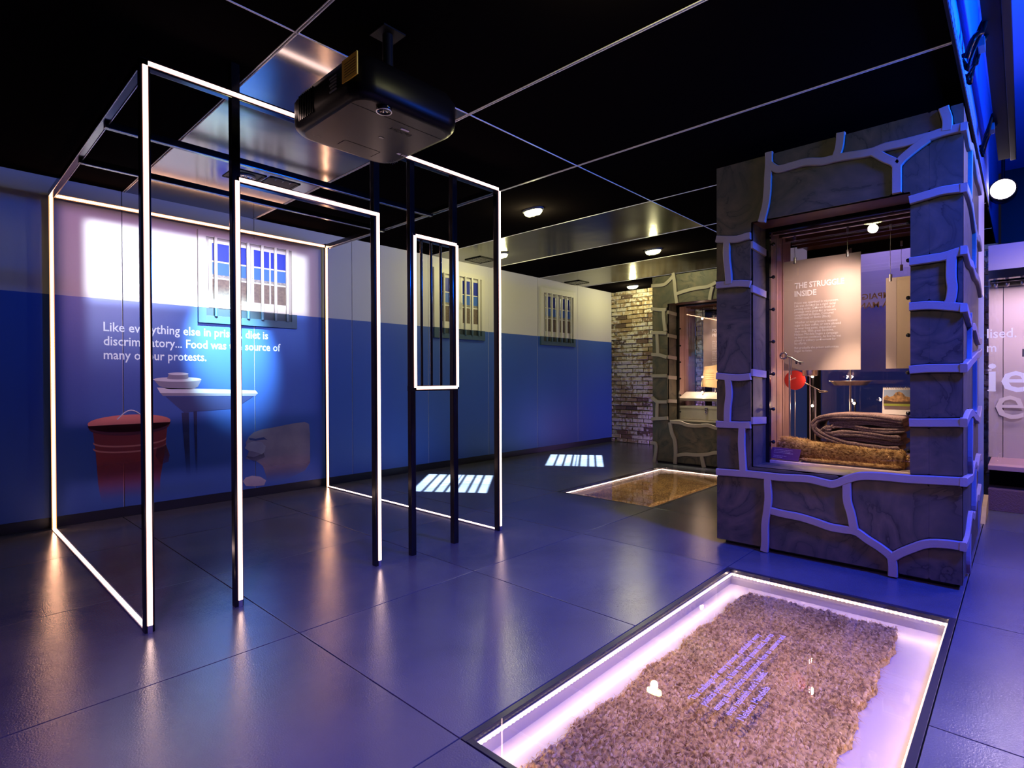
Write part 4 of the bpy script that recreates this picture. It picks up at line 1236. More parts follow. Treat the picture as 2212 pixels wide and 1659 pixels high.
# ---- far showcase
L2 = [
 [(-1.776, 2.489), (-1.932, 2.483), (-2.002, 2.500), (-2.113, 2.588)],
 [(-2.106, 2.627), (-2.126, 2.498), (-2.139, 2.357), (-2.159, 2.209)],
 [(-2.139, 2.332), (-2.273, 2.361), (-2.436, 2.380), (-2.594, 2.385), (-2.705, 2.426)],
 [(-2.656, 2.378), (-2.631, 2.284), (-2.619, 2.207)],
 [(-1.775, 2.168), (-1.896, 2.144), (-2.002, 2.135)],
 [(-1.960, 2.139), (-1.966, 2.003), (-1.987, 1.841)],
 [(-1.774, 1.828), (-1.896, 1.821), (-2.008, 1.808)],
 [(-1.860, 1.817), (-1.867, 1.654), (-1.874, 1.517)],
 [(-1.773, 1.521), (-1.895, 1.510), (-2.007, 1.474)],
 [(-1.773, 1.219), (-1.894, 1.218), (-2.006, 1.218)],
 [(-1.772, 0.918), (-1.822, 0.880), (-1.872, 0.855), (-2.006, 0.858)],
 [(-1.865, 0.855), (-1.858, 0.744), (-1.857, 0.627)],
 [(-1.771, 0.610), (-1.893, 0.622), (-2.019, 0.634)],
 [(-2.053, 0.578), (-2.081, 0.432), (-2.121, 0.339), (-2.135, 0.181), (-2.128, 0.009)],
 [(-2.054, 0.584), (-2.203, 0.579), (-2.303, 0.552), (-2.433, 0.547), (-2.591, 0.561), (-2.715, 0.532), (-3.011, 0.519)],
 [(-2.135, 0.118), (-2.269, 0.155), (-2.432, 0.157), (-2.591, 0.183), (-2.708, 0.212), (-2.953, 0.192)],
 [(-2.502, 0.163), (-2.515, 0.091), (-2.534, 0.001)],
 [(-1.770, 0.268), (-1.828, 0.266), (-1.842, 0.189), (-1.813, 0.003)],
 [(-2.9, 1.2), (-3.15, 1.22)], [(-2.9, 1.75), (-3.15, 1.72)], [(-2.9, .62), (-3.15, .60)], [(-2.95, 2.45), (-3.0, 2.3), (-3.15, 2.25)],
]
kz2 = [(-1.967, 1.885), (-1.967, 1.645), (-1.966, 1.412), (-1.966, 1.179), (-1.965, 0.946), (-1.965, 0.712)]
case2, g2, ib2 = showcase(6.34, -1.785, -3.15, -2.014, -2.905, .60, 2.215, 2.605, 1.30, L2, None, (-1.915, -3.02),
    'far stone-clad showcase lit green by the ceiling lamps, holding a white tin box', .28, .60, [k[1] for k in kz2], [2.10, 1.78, 1.48, 1.2, .87])

# ================================================================== CONTENTS OF THE NEAR SHOWCASE
def hang(name_lab, x, ya, yb, z0, z1, m, cables, topz, group=None, fold=None):
    r = thing('hanging_sign', name_lab, 'sign', (x, (ya+yb)/2, z0))
    bx('board', x, x+.008, min(ya, yb), max(ya, yb), z0, z1, m, r)
    if fold: bx('fold_strip', x-.0012, x, fold[0], fold[1], z0, z1, 'panel_taupe', r)
    for yc in cables:
        m_ = MB().tube([(x+.004, yc, z1+.02), (x+.004, yc+.002, (z1+topz)/2), (x+.004, yc, topz)], .0016, 6).build('cable', 'steel', r)
        MB().tube([(x+.004, yc, z1-.022), (x+.004, yc, z1+.024)], .010, 12).build('grip', 'steel_satin', r)
        MB().tube([(x+.004, yc, topz-.012), (x+.004, yc, topz+.026)], .008, 12).build('grip', 'steel_satin', r)
    return r
XD, YD = (0, -1, 0), (0, 0, 1)
p1 = hang('taupe text panel headed The Struggle Inside hanging in the near showcase', 3.70, -4.307, -4.805, 1.232, 2.045, 'panel_taupe', (-4.386, -4.726), 2.205)
tx = 3.6992
text('heading', 'THE STRUGGLE', 'white_ink', p1, (tx, -4.384, 1.838), XD, YD, width=.322, height=.040, bold=.028)
text('heading', 'INSIDE', 'white_ink', p1, (tx, -4.384, 1.778), XD, YD, width=.146, height=.040, bold=.028)
body = [('Prison was apartheid in microcosm.', .288), ('Life was dictated by a rigid racial', .268), ('pecking order. Different levels of', .263), ('privilege were given for prisoners', .270), ('categorised as Indian, Coloured', .255), ('(mixed race) or Bantu (Black).', .240), None,
        ('Whether or not prisoners received', .279), ('sugar in their coffee, or were allowed', .302), ('to wear long pants, depended on', .269), ('their race. With great discipline,', .256), ('Nelson Mandela began a campaign', .284), ('to improve conditions. At first he was', .303), ('placed in solitary confinement for', .271), ('his efforts.', .080), None,
        ('But gradually the prison authorities', .287), ('began to listen.', .119)]
zz = 1.722
for b_ in body:
    if b_ is None: zz -= .010; continue
    text('lettering', b_[0], 'white_ink', p1, (tx, -4.384, zz), XD, YD, width=b_[1], height=.0165, bold=.006); zz -= .0222
p2 = hang('sand coloured panel half hidden by the right stone pillar of the near showcase', 3.70, -4.951, -5.135, 1.236, 1.842, 'panel_sand', (-4.976,), 2.175, fold=(-5.01, -4.951))
rod = thing('hanging_rail', 'thin steel rail the text panels hang from in the near showcase', 'rail', (3.70, -4.7, 2.22))
MB().tube([(3.704, -4.30, 2.232), (3.704, -5.14, 2.232)], .006, 8).build('rod', 'steel_satin', rod)
MB().tube([(3.56, -4.28, 2.225), (3.56, -5.14, 2.225)], .004, 8).build('rod', 'steel_satin', rod)
pb = hang('translucent violet panel with reversed lettering seen behind the taupe text panel', 4.42, -4.52, -5.02, 1.12, 2.02, 'acrylic', (-4.6, -4.94), 2.2)
text('heading', 'CAMPAIGN', 'panel_sand', pb, (4.4192, -4.960, 1.80), (0, 1, 0), YD, width=.33, height=.045, bold=.02)
text('heading', 'OF A MAN', 'panel_sand', pb, (4.4192, -4.960, 1.73), (0, 1, 0), YD, width=.30, height=.045, bold=.02)

def stand(lab, x, y, z, top=None):
    return thing('display_stand', lab, 'stand', (x, y, .585))
# key on stand
k = thing('cell_key', 'oversized steel key held up on a stand at the left of the near showcase', 'key', (3.668, -4.36, .585))
kx = 3.668
q = MB(); n_ = 20
for a_ in (0,):
    ring = [(kx, -4.316+.022*math.cos(2*PI*i/n_), 1.342+.022*math.sin(2*PI*i/n_)) for i in range(n_+1)]
    q.tube(ring, .0085, 8, caps=False)
q.build('bow', 'steel', k)
q = MB(); q.tube([(kx, -4.336, 1.338), (kx, -4.373, 1.325), (kx, -4.41, 1.298), (kx, -4.456, 1.288)], .007, 10, rr=[.009, .007, .007, .005])
q.build('shaft', 'steel', k)
q = MB(); q.prism([(kx-.004, -4.393, 1.315), (kx-.004, -4.401, 1.278), (kx-.004, -4.411, 1.280), (kx-.004, -4.413, 1.292), (kx-.004, -4.423, 1.288), (kx-.004, -4.428, 1.272), (kx-.004, -4.439, 1.275), (kx-.004, -4.433, 1.300)], (.008, 0, 0))
q.build('bit', 'steel', k)
MB().tube([(kx, -4.361, .585), (kx, -4.357, 1.26), (kx, -4.357, 1.325)], .006, 10, rr=[.006, .006, .004]).build('stem', 'steel_satin', k)
MB().tube([(kx, -4.370, 1.20), (kx, -4.370, 1.32)], .004, 8).build('stem', 'steel_satin', k)
# red disc
d = thing('red_disc', 'round translucent red tag behind the key stand in the near showcase', 'disc', (3.86, -4.32, .585))
MB().lathe([(0, 0), (.075, 0), (.075, .005), (0, .005)], (3.88, -4.335, 1.160), (1, 0, 0), 36, False).build('disc', 'acrylic_red', d)
text('lettering', 'VISITOR', 'label_grey', d, (3.8785, -4.30, 1.155), (0, -1, .45), (0, .45, 1), width=.05, height=.010)
MB().tube([(3.884, -4.335, .585), (3.884, -4.335, 1.10)], .003, 8).build('stem', 'steel_satin', d)
# saucepan like cup on a stand
c = thing('metal_cup', 'small round metal cup on a thin stand below the taupe text panel', 'cup', (3.78, -4.465, .585))
MB().lathe([(.0, .0), (.046, .0), (.052, .006), (.054, .055), (.056, .058), (.053, .058), (.050, .008), (0, .006)], (3.78, -4.468, 1.190), n=28).build('bowl', 'tray_metal', c)
MB().tube([(3.78, -4.468, .585), (3.78, -4.468, 1.19)], .0055, 10).build('stem', 'steel_satin', c)
# spoon
s = thing('spoon', 'old dark metal spoon held slanting on a thin stand behind the blanket', 'spoon', (3.75, -4.51, .585))
q = MB(); q.tube([(3.75, -4.440, 1.138), (3.75, -4.48, 1.118), (3.75, -4.535, 1.088)], .004, 8, rr=[.005, .003, .004]); q.build('handle', 'spoon_metal', s)
q = MB(); q.ball((3.75, -4.562, 1.077), .03, 14, 8, .45, 1.05, .32); q.build('bowl', 'spoon_metal', s)
MB().tube([(3.76, -4.508, .585), (3.76, -4.508, 1.05), (3.753, -4.508, 1.10)], .0055, 10).build('stem', 'steel_satin', s)
# tray
t_ = thing('metal_tray', 'shallow oval metal plate held up on a stem above the blanket', 'tray', (3.78, -4.72, .585))
MB().lathe([(0, 0), (.098, 0), (.125, .028), (.134, .030), (.134, .033), (.124, .032), (.095, .004), (0, .004)], (3.79, -4.725, 1.122), n=36).build('plate', 'tray_metal', t_)
MB().tube([(3.79, -4.725, .585), (3.79, -4.725, 1.122)], .007, 12).build('stem', 'steel_satin', t_)
MB().tube([(3.80, -4.725, 1.15), (3.80, -4.725, 1.232)], .004, 8).build('stem', 'steel_satin', t_)
# desk calendar
cl = thing('desk_calendar', 'spiral-bound desk calendar with a rocky landscape picture beside the right pillar', 'calendar', (3.76, -5.02, .585))
q = MB(); q.prism([(3.742, -4.928, 1.108), (3.742, -5.10, 1.108), (3.75, -5.105, .925), (3.75, -4.922, .928)], (.004, 0, 0)); q.build('page', 'paper', cl)
def cq(nm, a, b_, c_, d_, m_): 
    q = MB(); q.prism([(3.7405+.0*0, -a, c_), (3.7405, -b_, c_), (3.7425, -b_, d_), (3.7425, -a, d_)], (.001, 0, 0)); return q.build(nm, m_, cl)
cq('picture', 4.932, 5.098, 1.094, .985, 'picture_sky')
q = MB(); q.prism([(3.739, -4.932, 1.04), (3.739, -4.95, 1.058), (3.739, -4.965, 1.045), (3.739, -4.985, 1.052), (3.739, -5.0, 1.075), (3.739, -5.02, 1.083), (3.739, -5.04, 1.07), (3.739, -5.055, 1.05), (3.739, -5.098, 1.04), (3.739, -5.098, 1.0), (3.739, -4.932, 1.0)], (.001, 0, 0)); q.build('picture', 'rock', cl)
q = MB(); q.prism([(3.7385, -4.932, 1.025), (3.7385, -4.96, 1.02), (3.7385, -5.0, 1.012), (3.7385, -5.098, 1.020), (3.7385, -5.098, .998), (3.7385, -4.932, .998)], (.0006, 0, 0)); q.build('picture', 'picture_scrub', cl)
q = MB(); q.box(3.738, 3.7385, -5.098, -4.932, .984, 1.0); q.build('picture', 'grass_print', cl)
for i in range(13):
    yc = -4.934-.0132*i
    MB().tube([(3.744+.006*math.cos(a_), yc, 1.108+.007*math.sin(a_)) for a_ in [2*PI*j/8 for j in range(9)]], .0013, 5, caps=False).build('ring', 'steel', cl)
MB().tube([(3.765, -5.02, .585), (3.765, -5.02, .93)], .005, 8).build('stem', 'steel_satin', cl)

# folded blanket: thick ribbons of wool seen end-on
def ribbon_solid(m, path, th, x0, x1, seed):
    r_ = random.Random(seed); path = smooth_line(path, 5)
    L_ = []; R_ = []
    for i, p in enumerate(path):
        a = path[max(i-1, 0)]; b_ = path[min(i+1, len(path)-1)]
        dx, dy = b_[0]-a[0], b_[1]-a[1]; l = math.hypot(dx, dy) or 1e-9
        h = th/2*(1+.08*math.sin(i*.9+seed))
        if i in (0, len(path)-1): h *= .55
        L_.append((p[0]-dy/l*h, p[1]+dx/l*h)); R_.append((p[0]+dy/l*h, p[1]-dx/l*h))
    loop = L_+R_[::-1]; n = len(loop)
    xs_ = [x0+.006, x0, x0+.01, (x0+x1)/2, x1]
    vs = []; fs = []
    cen = [(L_[min(i, 2*len(L_)-1-i)][0]+R_[min(i, 2*len(L_)-1-i)][0])/2 if 0 else 0 for i in range(n)]
    mid = [((L_[i][0]+R_[i][0])/2, (L_[i][1]+R_[i][1])/2) for i in range(len(L_))]; mid = mid+mid[::-1]
    for k, x in enumerate(xs_):
        for i, (yy, zz_) in enumerate(loop):
            f = (0, .75, 1, 1, .97)[k]
            w_ = .003*math.sin(i*.35+x*40+seed)
            vs.append((x+w_*.8, mid[i][0]+(yy-mid[i][0])*f, mid[i][1]+(zz_-mid[i][1])*f+w_*.5))
    for k in range(len(xs_)-1):
        for i in range(n): fs.append((k*n+i, k*n+(i+1) % n, (k+1)*n+(i+1) % n, (k+1)*n+i))
    m.add(vs, fs, True)
    m.add(vs[-n:], [tuple(range(n))])
    H_ = len(L_)
    return m
bl = thing('folded_blanket', 'thick folded grey-brown wool blanket on top of the sisal mat in the near showcase', 'blanket', (3.70, -4.80, .70))
outer = [(-5.045, .712), (-4.96, .705), (-4.88, .712), (-4.78, .722), (-4.70, .738), (-4.62, .765), (-4.565, .80), (-4.545, .845), (-4.575, .885), (-4.64, .905), (-4.74, .912), (-4.86, .912), (-4.98, .905), (-5.06, .893)]
ribbon_solid(MB(), outer, .042, 3.56, 3.84, 1).build('fold', 'grey_wool', bl)
ribbon_solid(MB(), [(-5.065, .868), (-4.98, .868), (-4.90, .875), (-4.80, .874), (-4.70, .880), (-4.64, .872)], .036, 3.575, 3.83, 2).build('fold', 'grey_wool', bl)
ribbon_solid(MB(), [(-5.072, .835), (-4.97, .826), (-4.86, .832), (-4.76, .845), (-4.68, .848), (-4.66, .832)], .036, 3.57, 3.83, 3).build('fold', 'grey_wool', bl)
ribbon_solid(MB(), [(-4.655, .825), (-4.625, .823), (-4.605, .808), (-4.615, .788), (-4.65, .786), (-4.72, .797), (-4.84, .795), (-4.96, .785), (-5.05, .782)], .042, 3.565, 3.83, 4).build('fold', 'grey_wool', bl)
ribbon_solid(MB(), [(-5.07, .752), (-4.96, .750), (-4.86, .757), (-4.76, .762), (-4.70, .765)], .034, 3.59, 3.83, 5).build('fold', 'grey_wool', bl)
# rolled mat under it, flat mat beneath
def shaggy(m2name, parent, path_fn, n, rr, matn):
    VS = []; FS = []
    for _ in range(n):
        p, t, nn = path_fn(rr)
        ln = rr.uniform(.012, .03); wd = rr.uniform(.0008, .0018)
        p = Vector(p); t = (Vector(t)+Vector((rr.gauss(0, .4), rr.gauss(0, .4), rr.gauss(0, .4)))).normalized(); nn = Vector(nn)
        s1 = t.cross(nn).normalized()*wd; n0 = len(VS)
        B_ = p+t*ln*.5+nn*rr.uniform(.001, .005); C_ = p+t*ln
        VS += [p-s1, p+s1, B_+s1, B_-s1, C_]; FS += [(n0, n0+1, n0+2, n0+3), (n0+3, n0+2, n0+4)]
    MB().add(VS, FS).build(m2name, matn, parent, kind='stuff')
ro = thing('rolled_mat', 'thick golden rolled sisal mat lying under the folded blanket', 'mat', (3.7, -4.7, .585))
rr = random.Random(11)
def roll_pt(u, a):
    """u 0..1 left to right, a angle around"""
    y = -4.315-.765*u
    zc = .668-.030*u; rz = .072-.012*u+.004*math.sin(u*15); rx = .056
    e = min(1, u/.04+.35, (1-u)/.03+.5)
    ca, sa = math.cos(a), math.sin(a)
    return (3.595+rx*e*math.copysign(abs(ca)**.7, ca), y, zc+rz*e*math.copysign(abs(sa)**.7, sa))
q = MB(); nu, na = 120, 36; vs = []; fs = []
for i in range(nu+1):
    for j in range(na):
        a_ = 2*PI*j/na; p = roll_pt(i/nu, a_)
        w_ = .006*abs(math.sin(i*.5+(j % 2)*1.5))
        vs.append((p[0]+math.cos(a_)*w_+rr.uniform(-.002, .002), p[1]+rr.uniform(-.002, .002), p[2]+math.sin(a_)*w_+rr.uniform(-.002, .002)))
for i in range(nu):
    for j in range(na): fs.append((i*na+j, i*na+(j+1) % na, (i+1)*na+(j+1) % na, (i+1)*na+j))
q.add(vs, fs, True); q.add(vs[:na], [tuple(range(na))]); q.add(vs[-na:], [tuple(range(na))]); q.build('woven_body', 'sisal', ro)
def rp(r_):
    u = r_.random(); a_ = r_.uniform(PI*.25, PI*1.45); p = roll_pt(u, a_)
    return (p[0]+.004*math.cos(a_), p[1], p[2]+.004*math.sin(a_)), (0, 1, .3), (math.cos(a_), 0, math.sin(a_))
shaggy('strands', ro, rp, 5200, rr, 'sisal_strand')
def re_(r_):
    u = r_.choice((0.0, 0.0, 1.0)); a_ = r_.uniform(0, 2*PI); p = roll_pt(u, a_); sg = 1 if u == 0 else -1
    return p, (r_.gauss(0, .4), sg, r_.gauss(.2, .4)), (math.cos(a_), 0, math.sin(a_))
shaggy('strands', ro, re_, 420, rr, 'sisal_strand')
fm = thing('flat_mat', 'thin flat sisal mat flap lying in front at the foot of the rolled mat', 'mat', (3.6, -4.78, .585))
q = MB(); vs = []; fs = []; nu, na = 60, 12
for i in range(nu+1):
    for j in range(na):
        a_ = 2*PI*j/na; u = i/nu; e = min(1, (1-u)/.04+.3, u/.03+.3)
        vs.append((3.535+.048*e*math.cos(a_)+rr.uniform(-.002, .002), -4.48-.58*u, .5985+.012*e*math.sin(a_)+rr.uniform(-.001, .001)))
for i in range(nu):
    for j in range(na): fs.append((i*na+j, i*na+(j+1) % na, (i+1)*na+(j+1) % na, (i+1)*na+j))
q.add(vs, fs, True); q.add(vs[:na], [tuple(range(na))]); q.add(vs[-na:], [tuple(range(na))]); q.build('woven_body', 'sisal', fm)
shaggy('strands', fm, lambda r_: ((3.535-.045*r_.random(), -4.48-.58*r_.random(), .606+r_.uniform(-.004, .002)), (0, 1, 0), (-.4, 0, 1)), 900, rr, 'sisal_strand')
# label card
lc = thing('label_card', 'small purple caption card leaning at the left front of the near showcase', 'card', (3.52, -4.38, .585))
q = MB(); q.prism([(3.493, -4.268, .597), (3.487, -4.468, .588), (3.513, -4.478, .668), (3.517, -4.285, .672)], (.004, 0, .001)); q.build('card', 'purple_card', lc)
nrm = Vector((-.95, 0, .30)).normalized()
for i, (s_, wd) in enumerate((('Original mat and blanket from Robben Island Prison,', .125), ('where every prisoner was issued with', .110), ('two mats and blankets for bedding each', .128), (None, 0), ('Original master key to the cells of', .088), ('Robben Island Prison', .060))):
    if s_: text('lettering', s_, 'white_ink', lc, (3.5115-.0037*i-.0016, -4.300, .6575-.0105*i), (0, -1, -.03), (.30, 0, .95), width=wd, height=.0058, ext=.001)
MB().box(3.517, 3.56, -4.44, -4.43, .587, .64).build('easel', 'aluminium', lc)
# light poles with glowing spots
def spot_pole(x, y, zlist, lab, post_to=None, e=2.5):
    r = thing('spot_pole', lab, 'light', (x, y, .585))
    MB().tube([(x+.012, y, .585), (x+.012, y, max(zlist)+.03)], .006, 8).build('pole', 'black_gloss', r)
    for z in zlist:
        MB().lathe([(.0, .0), (.013, .004), (.016, .018), (.010, .030)], (x-.008, y, z), (1, 0, 0), 14).build('spot_housing', 'black_gloss', r)
        MB().ball((x-.010, y, z), .0085, 10, 6).build('lens', 'spot_glow', r)
        lamp_obj('showcase_spot', 'POINT', (x-.04, y, z), e, (1.0, .62, .42), .015)
    return r
spot_pole(3.90, -4.455, [1.186, .965], 'slim pole with two glowing spots at the left inside the near showcase', e=1.6)
spot_pole(4.05, -4.70, [.985], 'slim pole with a single glowing spot behind the tray stand', e=.8)
lamp_obj('showcase_front_fill', 'SPOT', (3.22, -4.75, 2.21), 380, (1.0, .70, .50), .03, (3.62, -4.78, .72), spot_size=.62, spot_blend=.7)  # added spot under the lintel, lights the blanket from the front
lamp_obj('showcase_top_light', 'SPOT', (3.52, -4.62, 2.20), 14, (1.0, .66, .50), .03, (3.66, -4.75, .75), spot_size=1.25, spot_blend=.6)
lamp_obj('showcase_side_light', 'SPOT', (3.95, -5.02, 1.9), 34, (1.0, .56, .52), .03, (3.95, -4.26, 1.3), spot_size=1.9, spot_blend=.8)
lamp_obj('showcase_front_fill', 'SPOT', (3.24, -5.05, 2.15), 62, (1.0, .70, .60), .03, (3.70, -4.45, 1.6), spot_size=1.1, spot_blend=.9)  # added spot, brightens the taupe text panel
lamp_obj('showcase_front_fill', 'SPOT', (3.24, -4.38, 2.15), 60, (1.0, .72, .52), .03, (3.70, -5.02, 1.55), spot_size=.9, spot_blend=.8)  # added spot, brightens the sand panel

# ================================================================== CONTENTS OF THE FAR SHOWCASE
p3 = hang('text panel headed Pollsmoor Prison half hidden by the near pillar, in the far showcase', 6.98, -2.245, -2.80, 1.215, 2.05, 'panel_taupe', (-2.40, -2.7), 2.18)
ty = 6.9792
text('heading', 'POLLSMOOR', 'white_ink', p3, (ty, -2.375, 1.84), XD, YD, width=.30, height=.043, bold=.028)
text('heading', 'PRISON', 'white_ink', p3, (ty, -2.375, 1.775), XD, YD, width=.17, height=.043, bold=.028)
zz = 1.70
for i in range(17):
    s_ = ('After twenty years on the Island,', 'Nelson Mandela was moved in 1982', 'to a prison near Cape Town. There', 'he shared a large cell with four', 'comrades, with beds and sheets,', 'and at last he could see visitors.')[i % 6]
    if i in (5, 11): zz -= .012
    text('lettering', s_, 'white_ink', p3, (ty, -2.375, zz), XD, YD, width=.30 if i not in (4, 10, 16) else .16, height=.018, bold=.006); zz -= .026
bxn = thing('tin_box', 'white enamelled tin box with open lid in the far showcase', 'box', (6.85, -2.35, .60))
MB().box(6.68, 6.98, -2.80, -2.015, .601, .775, .008).build('body', 'tin_white', bxn)
MB().box(6.675, 6.985, -2.805, -2.010, .755, .79, .006).build('rim', 'tin_white', bxn)
m = MB().prism([(6.70, -2.01, .865), (6.70, -2.80, .865), (6.90, -2.81, .955), (6.90, -2.03, .955)], (-.02, 0, .035)); m.build('lid', 'tin_white', bxn)
MB().tube([(6.90, -2.1, .78), (6.93, -2.1, .87), (6.90, -2.1, .95)], .005, 6).build('hinge_stay', 'steel', bxn)
q = MB(); q.box(6.668, 6.680, -2.44, -2.40, .70, .775, .003); q.tube([(6.665, -2.40, .74), (6.655, -2.42, .755), (6.665, -2.44, .74), (6.655, -2.42, .72), (6.665, -2.40, .74)], .004, 6); q.build('clasp', 'steel', bxn)
q = MB(); q.tube([(6.69+.0*k, -2.75+.6*k/20, .80) for k in range(21)], .004, 6); q.build('bead_edge', 'steel', bxn)
en = thing('envelope', 'tilted buff envelope held on a stand above the tin box', 'envelope', (6.85, -2.45, .60))
q = MB(); q.prism([(6.84, -2.32, 1.345), (6.84, -2.72, 1.40), (6.84, -2.66, 1.10), (6.84, -2.545, 1.045), (6.84, -2.27, 1.065)], (.008, 0, 0)); q.build('flap', 'envelope', en)
q = MB()
for i in range(4): q.box(6.838, 6.84, -2.46+.0*i, -2.34, 1.25-.03*i, 1.256-.03*i)
q.build('print_lines', 'rock', en)
MB().tube([(6.86, -2.47, .60), (6.86, -2.47, 1.2)], .006, 8).build('stem', 'steel_satin', en)
def spot_far():
    r = thing('spot_pole', 'pole of three glowing spots behind the tin box in the far showcase', 'light', (6.76, -2.325, .60))
    MB().tube([(6.775, -2.325, .80), (6.775, -2.325, 2.18)], .005, 8).build('pole', 'black_gloss', r)
    for z in (2.02, 1.20, .985):
        MB().ball((6.765, -2.325, z), .013, 10, 6).build('lens', 'spot_glow', r)
        lamp_obj('showcase_spot', 'POINT', (6.72, -2.325, z), 1.0, (1.0, .66, .45), .02)
spot_far()
lamp_obj('far_front_fill', 'SPOT', (6.42, -2.4, 2.17), 200, (1.0, .80, .62), .03, (6.68, -2.4, .72), spot_size=.75, spot_blend=.7)  # added spot under the far lintel, brightens the tin box
lamp_obj('far_top_light', 'SPOT', (6.72, -2.5, 2.15), 14, (1.0, .66, .48), .03, (6.85, -2.5, .7), spot_size=1.5, spot_blend=.6)
lamp_obj('far_side_light', 'SPOT', (6.95, -2.75, 1.8), 10, (1.0, .50, .60), .03, (6.9, -2.0, 1.2), spot_size=1.6, spot_blend=.8)
lamp_obj('brick_violet_light', 'AREA', (7.9, -1.6, .12), 16, (.45, .25, 1.0), .4, (8.2, -1.1, .5), size_y=.4)

# ================================================================== RIGHT SIDE: LIGHTING BRIDGE AND FAR DISPLAY
tr = thing('lighting_bridge', 'black overhead lighting beam running along the open corridor, top right', 'beam', (4, -5.52, 3.1))
MB().box(1.2, 5.75, -5.540, -5.462, 3.08, 3.30, .004).build('beam', 'black_matt', tr)
MB().box(1.2, 5.75, -5.580, -5.541, 3.06, 3.16, .004).build('track', 'black_plastic', tr)
MB().box(1.2, 3.1, -5.60, -5.58, 3.12, 3.5, .004).build('side_plate', 'black_matt', tr)
for x in (1.7, 3.2, 4.7):
    MB().tube([(x, -5.50, 3.3), (x, -5.50, 3.995)], .015, 8).build('drop_rod', 'black_matt', tr)
def cable(lab, xs_, seed):
    r = thing('cable_bundle', lab, 'cable', (xs_, -5.43, 3.0))
    rc = random.Random(seed)
    for k in range(5):
        x = xs_+rc.uniform(-.10, .14)
        pts = [(x, -5.378, CZ+.06+rc.uniform(-.02, .06)), (x+rc.uniform(-.05, .05), -5.40, CZ+.02+rc.uniform(0, .1)), (x+rc.uniform(-.05, .05), -5.43, 2.98+rc.uniform(-.06, .06)), (x+rc.uniform(-.05, .05), -5.46, 3.05+rc.uniform(-.05, .06)), (x+.03, -5.49, 3.12)]
        pts = [Vector(p) for p in pts]; o = []
        for i in range(len(pts)-1):
            for q_ in range(4): o.append(pts[i].lerp(pts[i+1], q_/4)+Vector((0, 0, .012*math.sin(q_*PI/4))))
        MB().tube(o, rc.uniform(.008, .014), 7).build('cable', 'black_plastic', r)
    MB().box(xs_+.02, xs_+.12, -5.47, -5.44, 3.0, 3.05, .004).build('plug', 'grey_plastic', r)
cable('bundle of black cables bridging to the lighting beam, nearer the camera', 3.25, 1)
cable('bundle of black cables bridging to the lighting beam above the pillar corner', 4.65, 2)
sp = thing('track_spotlight', 'round glowing pink-white spotlight beyond the end of the blue partition', 'lamp', (6.62, -5.50, 3.05))
MB().lathe([(0, 0), (.098, 0), (.105, .004), (.105, -.0), (.11, .02), (.11, .20), (.06, .26), (0, .27)], (6.60, -5.475, 3.04), (1, .02, .05), 28).build('housing', 'black_plastic', sp)
MB().lathe([(0, 0), (.096, 0)], (6.597, -5.475, 3.04), (1, .02, .05), 28, False).build('lens', 'pink_glow', sp)
MB().tube([(6.72, -5.475, 3.14), (6.72, -5.475, 3.9)], .015, 8).build('stem', 'black_matt', sp)
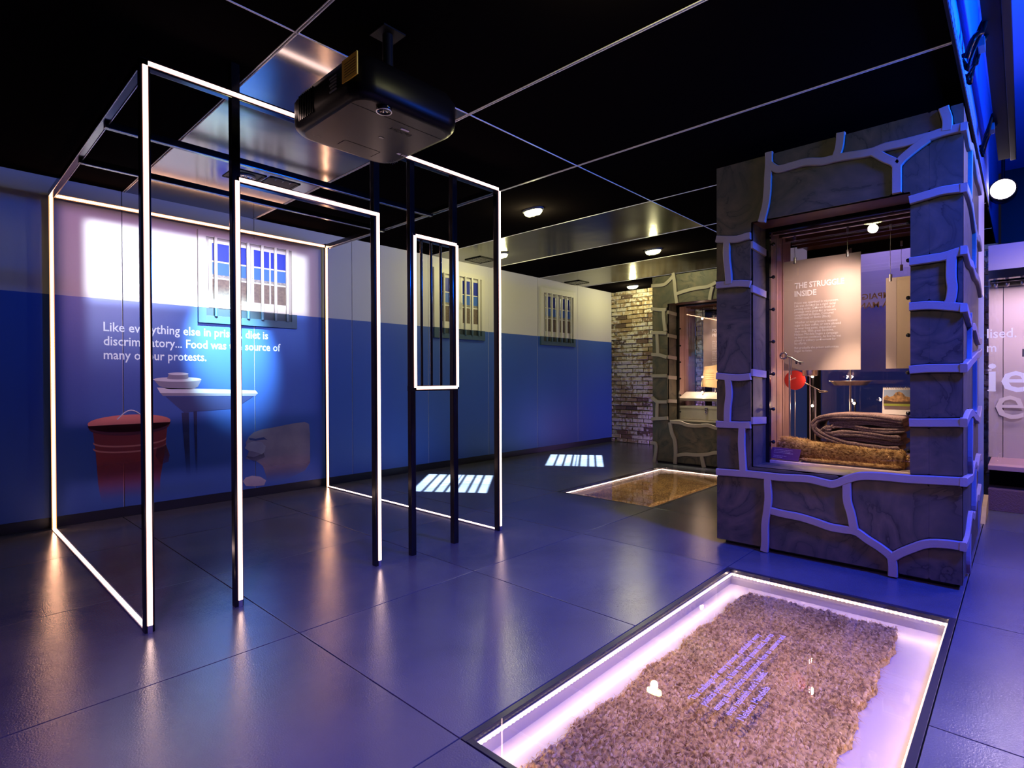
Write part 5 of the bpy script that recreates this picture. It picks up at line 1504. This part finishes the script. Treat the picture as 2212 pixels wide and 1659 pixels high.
# far display wall
fd = thing('wall_showcase', 'tall white lit wall showcase with large white lettering at the far right edge', 'showcase', (6.1, -6.4, 0))
yA, yB = -5.40, -7.6
bx('fascia', 5.70, 5.80, yB, yA, 2.115, 2.335, 'show_white', fd)
bx('black_band', 5.69, 5.80, yB, yA, 2.04, 2.114, 'black_gloss', fd)
q = MB(); q.box(5.80, 6.45, yB, yA, 2.06, 2.10); q.build('head_box', 'black_matt', fd)
q = MB(); q.box(5.86, 5.89, yB, yA-.01, 2.03, 2.055); q.box(6.2, 6.23, yB, yA-.01, 2.03, 2.055); q.build('light_track', 'black_plastic', fd)
for yy in (-5.44, -5.52, -5.62): MB().lathe([(0, 0), (.012, 0), (.016, .03)], (5.95, yy, 1.995), (0, 0, 1), 12).build('mini_spot', 'steel', fd)
bx('back_board', 6.42, 6.46, yB, -5.487, .40, 2.06, 'show_white', fd)
bx('back_board', 6.40, 6.46, -5.482, yA+.02, .40, 2.06, 'show_white', fd)
bx('glass', 5.705, 5.713, yB, yA, .42, 2.04, 'clear_glass', fd)
bx('shelf', 5.70, 6.46, yB, yA, .36, .40, 'show_shelf', fd, .004)
bx('shadow_gap', 5.98, 6.46, yB, yA, .0, .36, 'black_matt', fd)
bx('plinth', 5.72, 6.46, yB, yA, .0, .19, 'carpet_dark', fd, .004)
bx('holder', 6.0, 6.04, -5.66, -5.62, 1.36, 1.43, 'grey_plastic', fd, .003)
def ftext(s_, y, z, w_, h_, m_='white_ink', x=5.7042, b_=.01): text('lettering', s_, m_, fd, (x, y, z), XD, YD, width=w_, height=h_, bold=b_)
ftext('lised.', -5.392, 1.522, .192, .082)
ftext('m', -5.392, 1.40, .062, .058*1.35)
ftext('ie', -5.400, 1.055, .27, .262)
q = MB(); q.box(5.7030, 5.7036, -5.452, -5.396, 1.055, 1.066); q.box(5.7030, 5.7036, -5.424, -5.398, 1.236, 1.246); q.build('serif', 'white_ink', fd)
ftext('el', -5.55+.12, .70+.08, .30, .34, 'ghost_copy', 6.39, .0)  # cast copy of the glass lettering, put into colour on the back board
lamp_obj('showcase_wash', 'AREA', (6.0, -6.1, 2.02), 32, (1.0, .72, .86), 1.4, (6.2, -6.1, .9), size_y=.2)
lamp_obj('track_spot_light', 'SPOT', (6.55, -5.55, 3.0), 40, (1.0, .75, .9), .08, (4.2, -6.2, .2), spot_size=1.2, spot_blend=.5)
wd_ = thing('door_wedge', 'ochre wooden wedge standing at the foot of the blue partition end', 'wedge', (5.3, -5.40, 0))
MB().prism([(5.62, -5.377, .0), (5.62, -5.377, .15), (5.30, -5.377, .10), (5.08, -5.377, .0)], (0, -.03, 0)).build('block', 'wedge_wood', wd_)
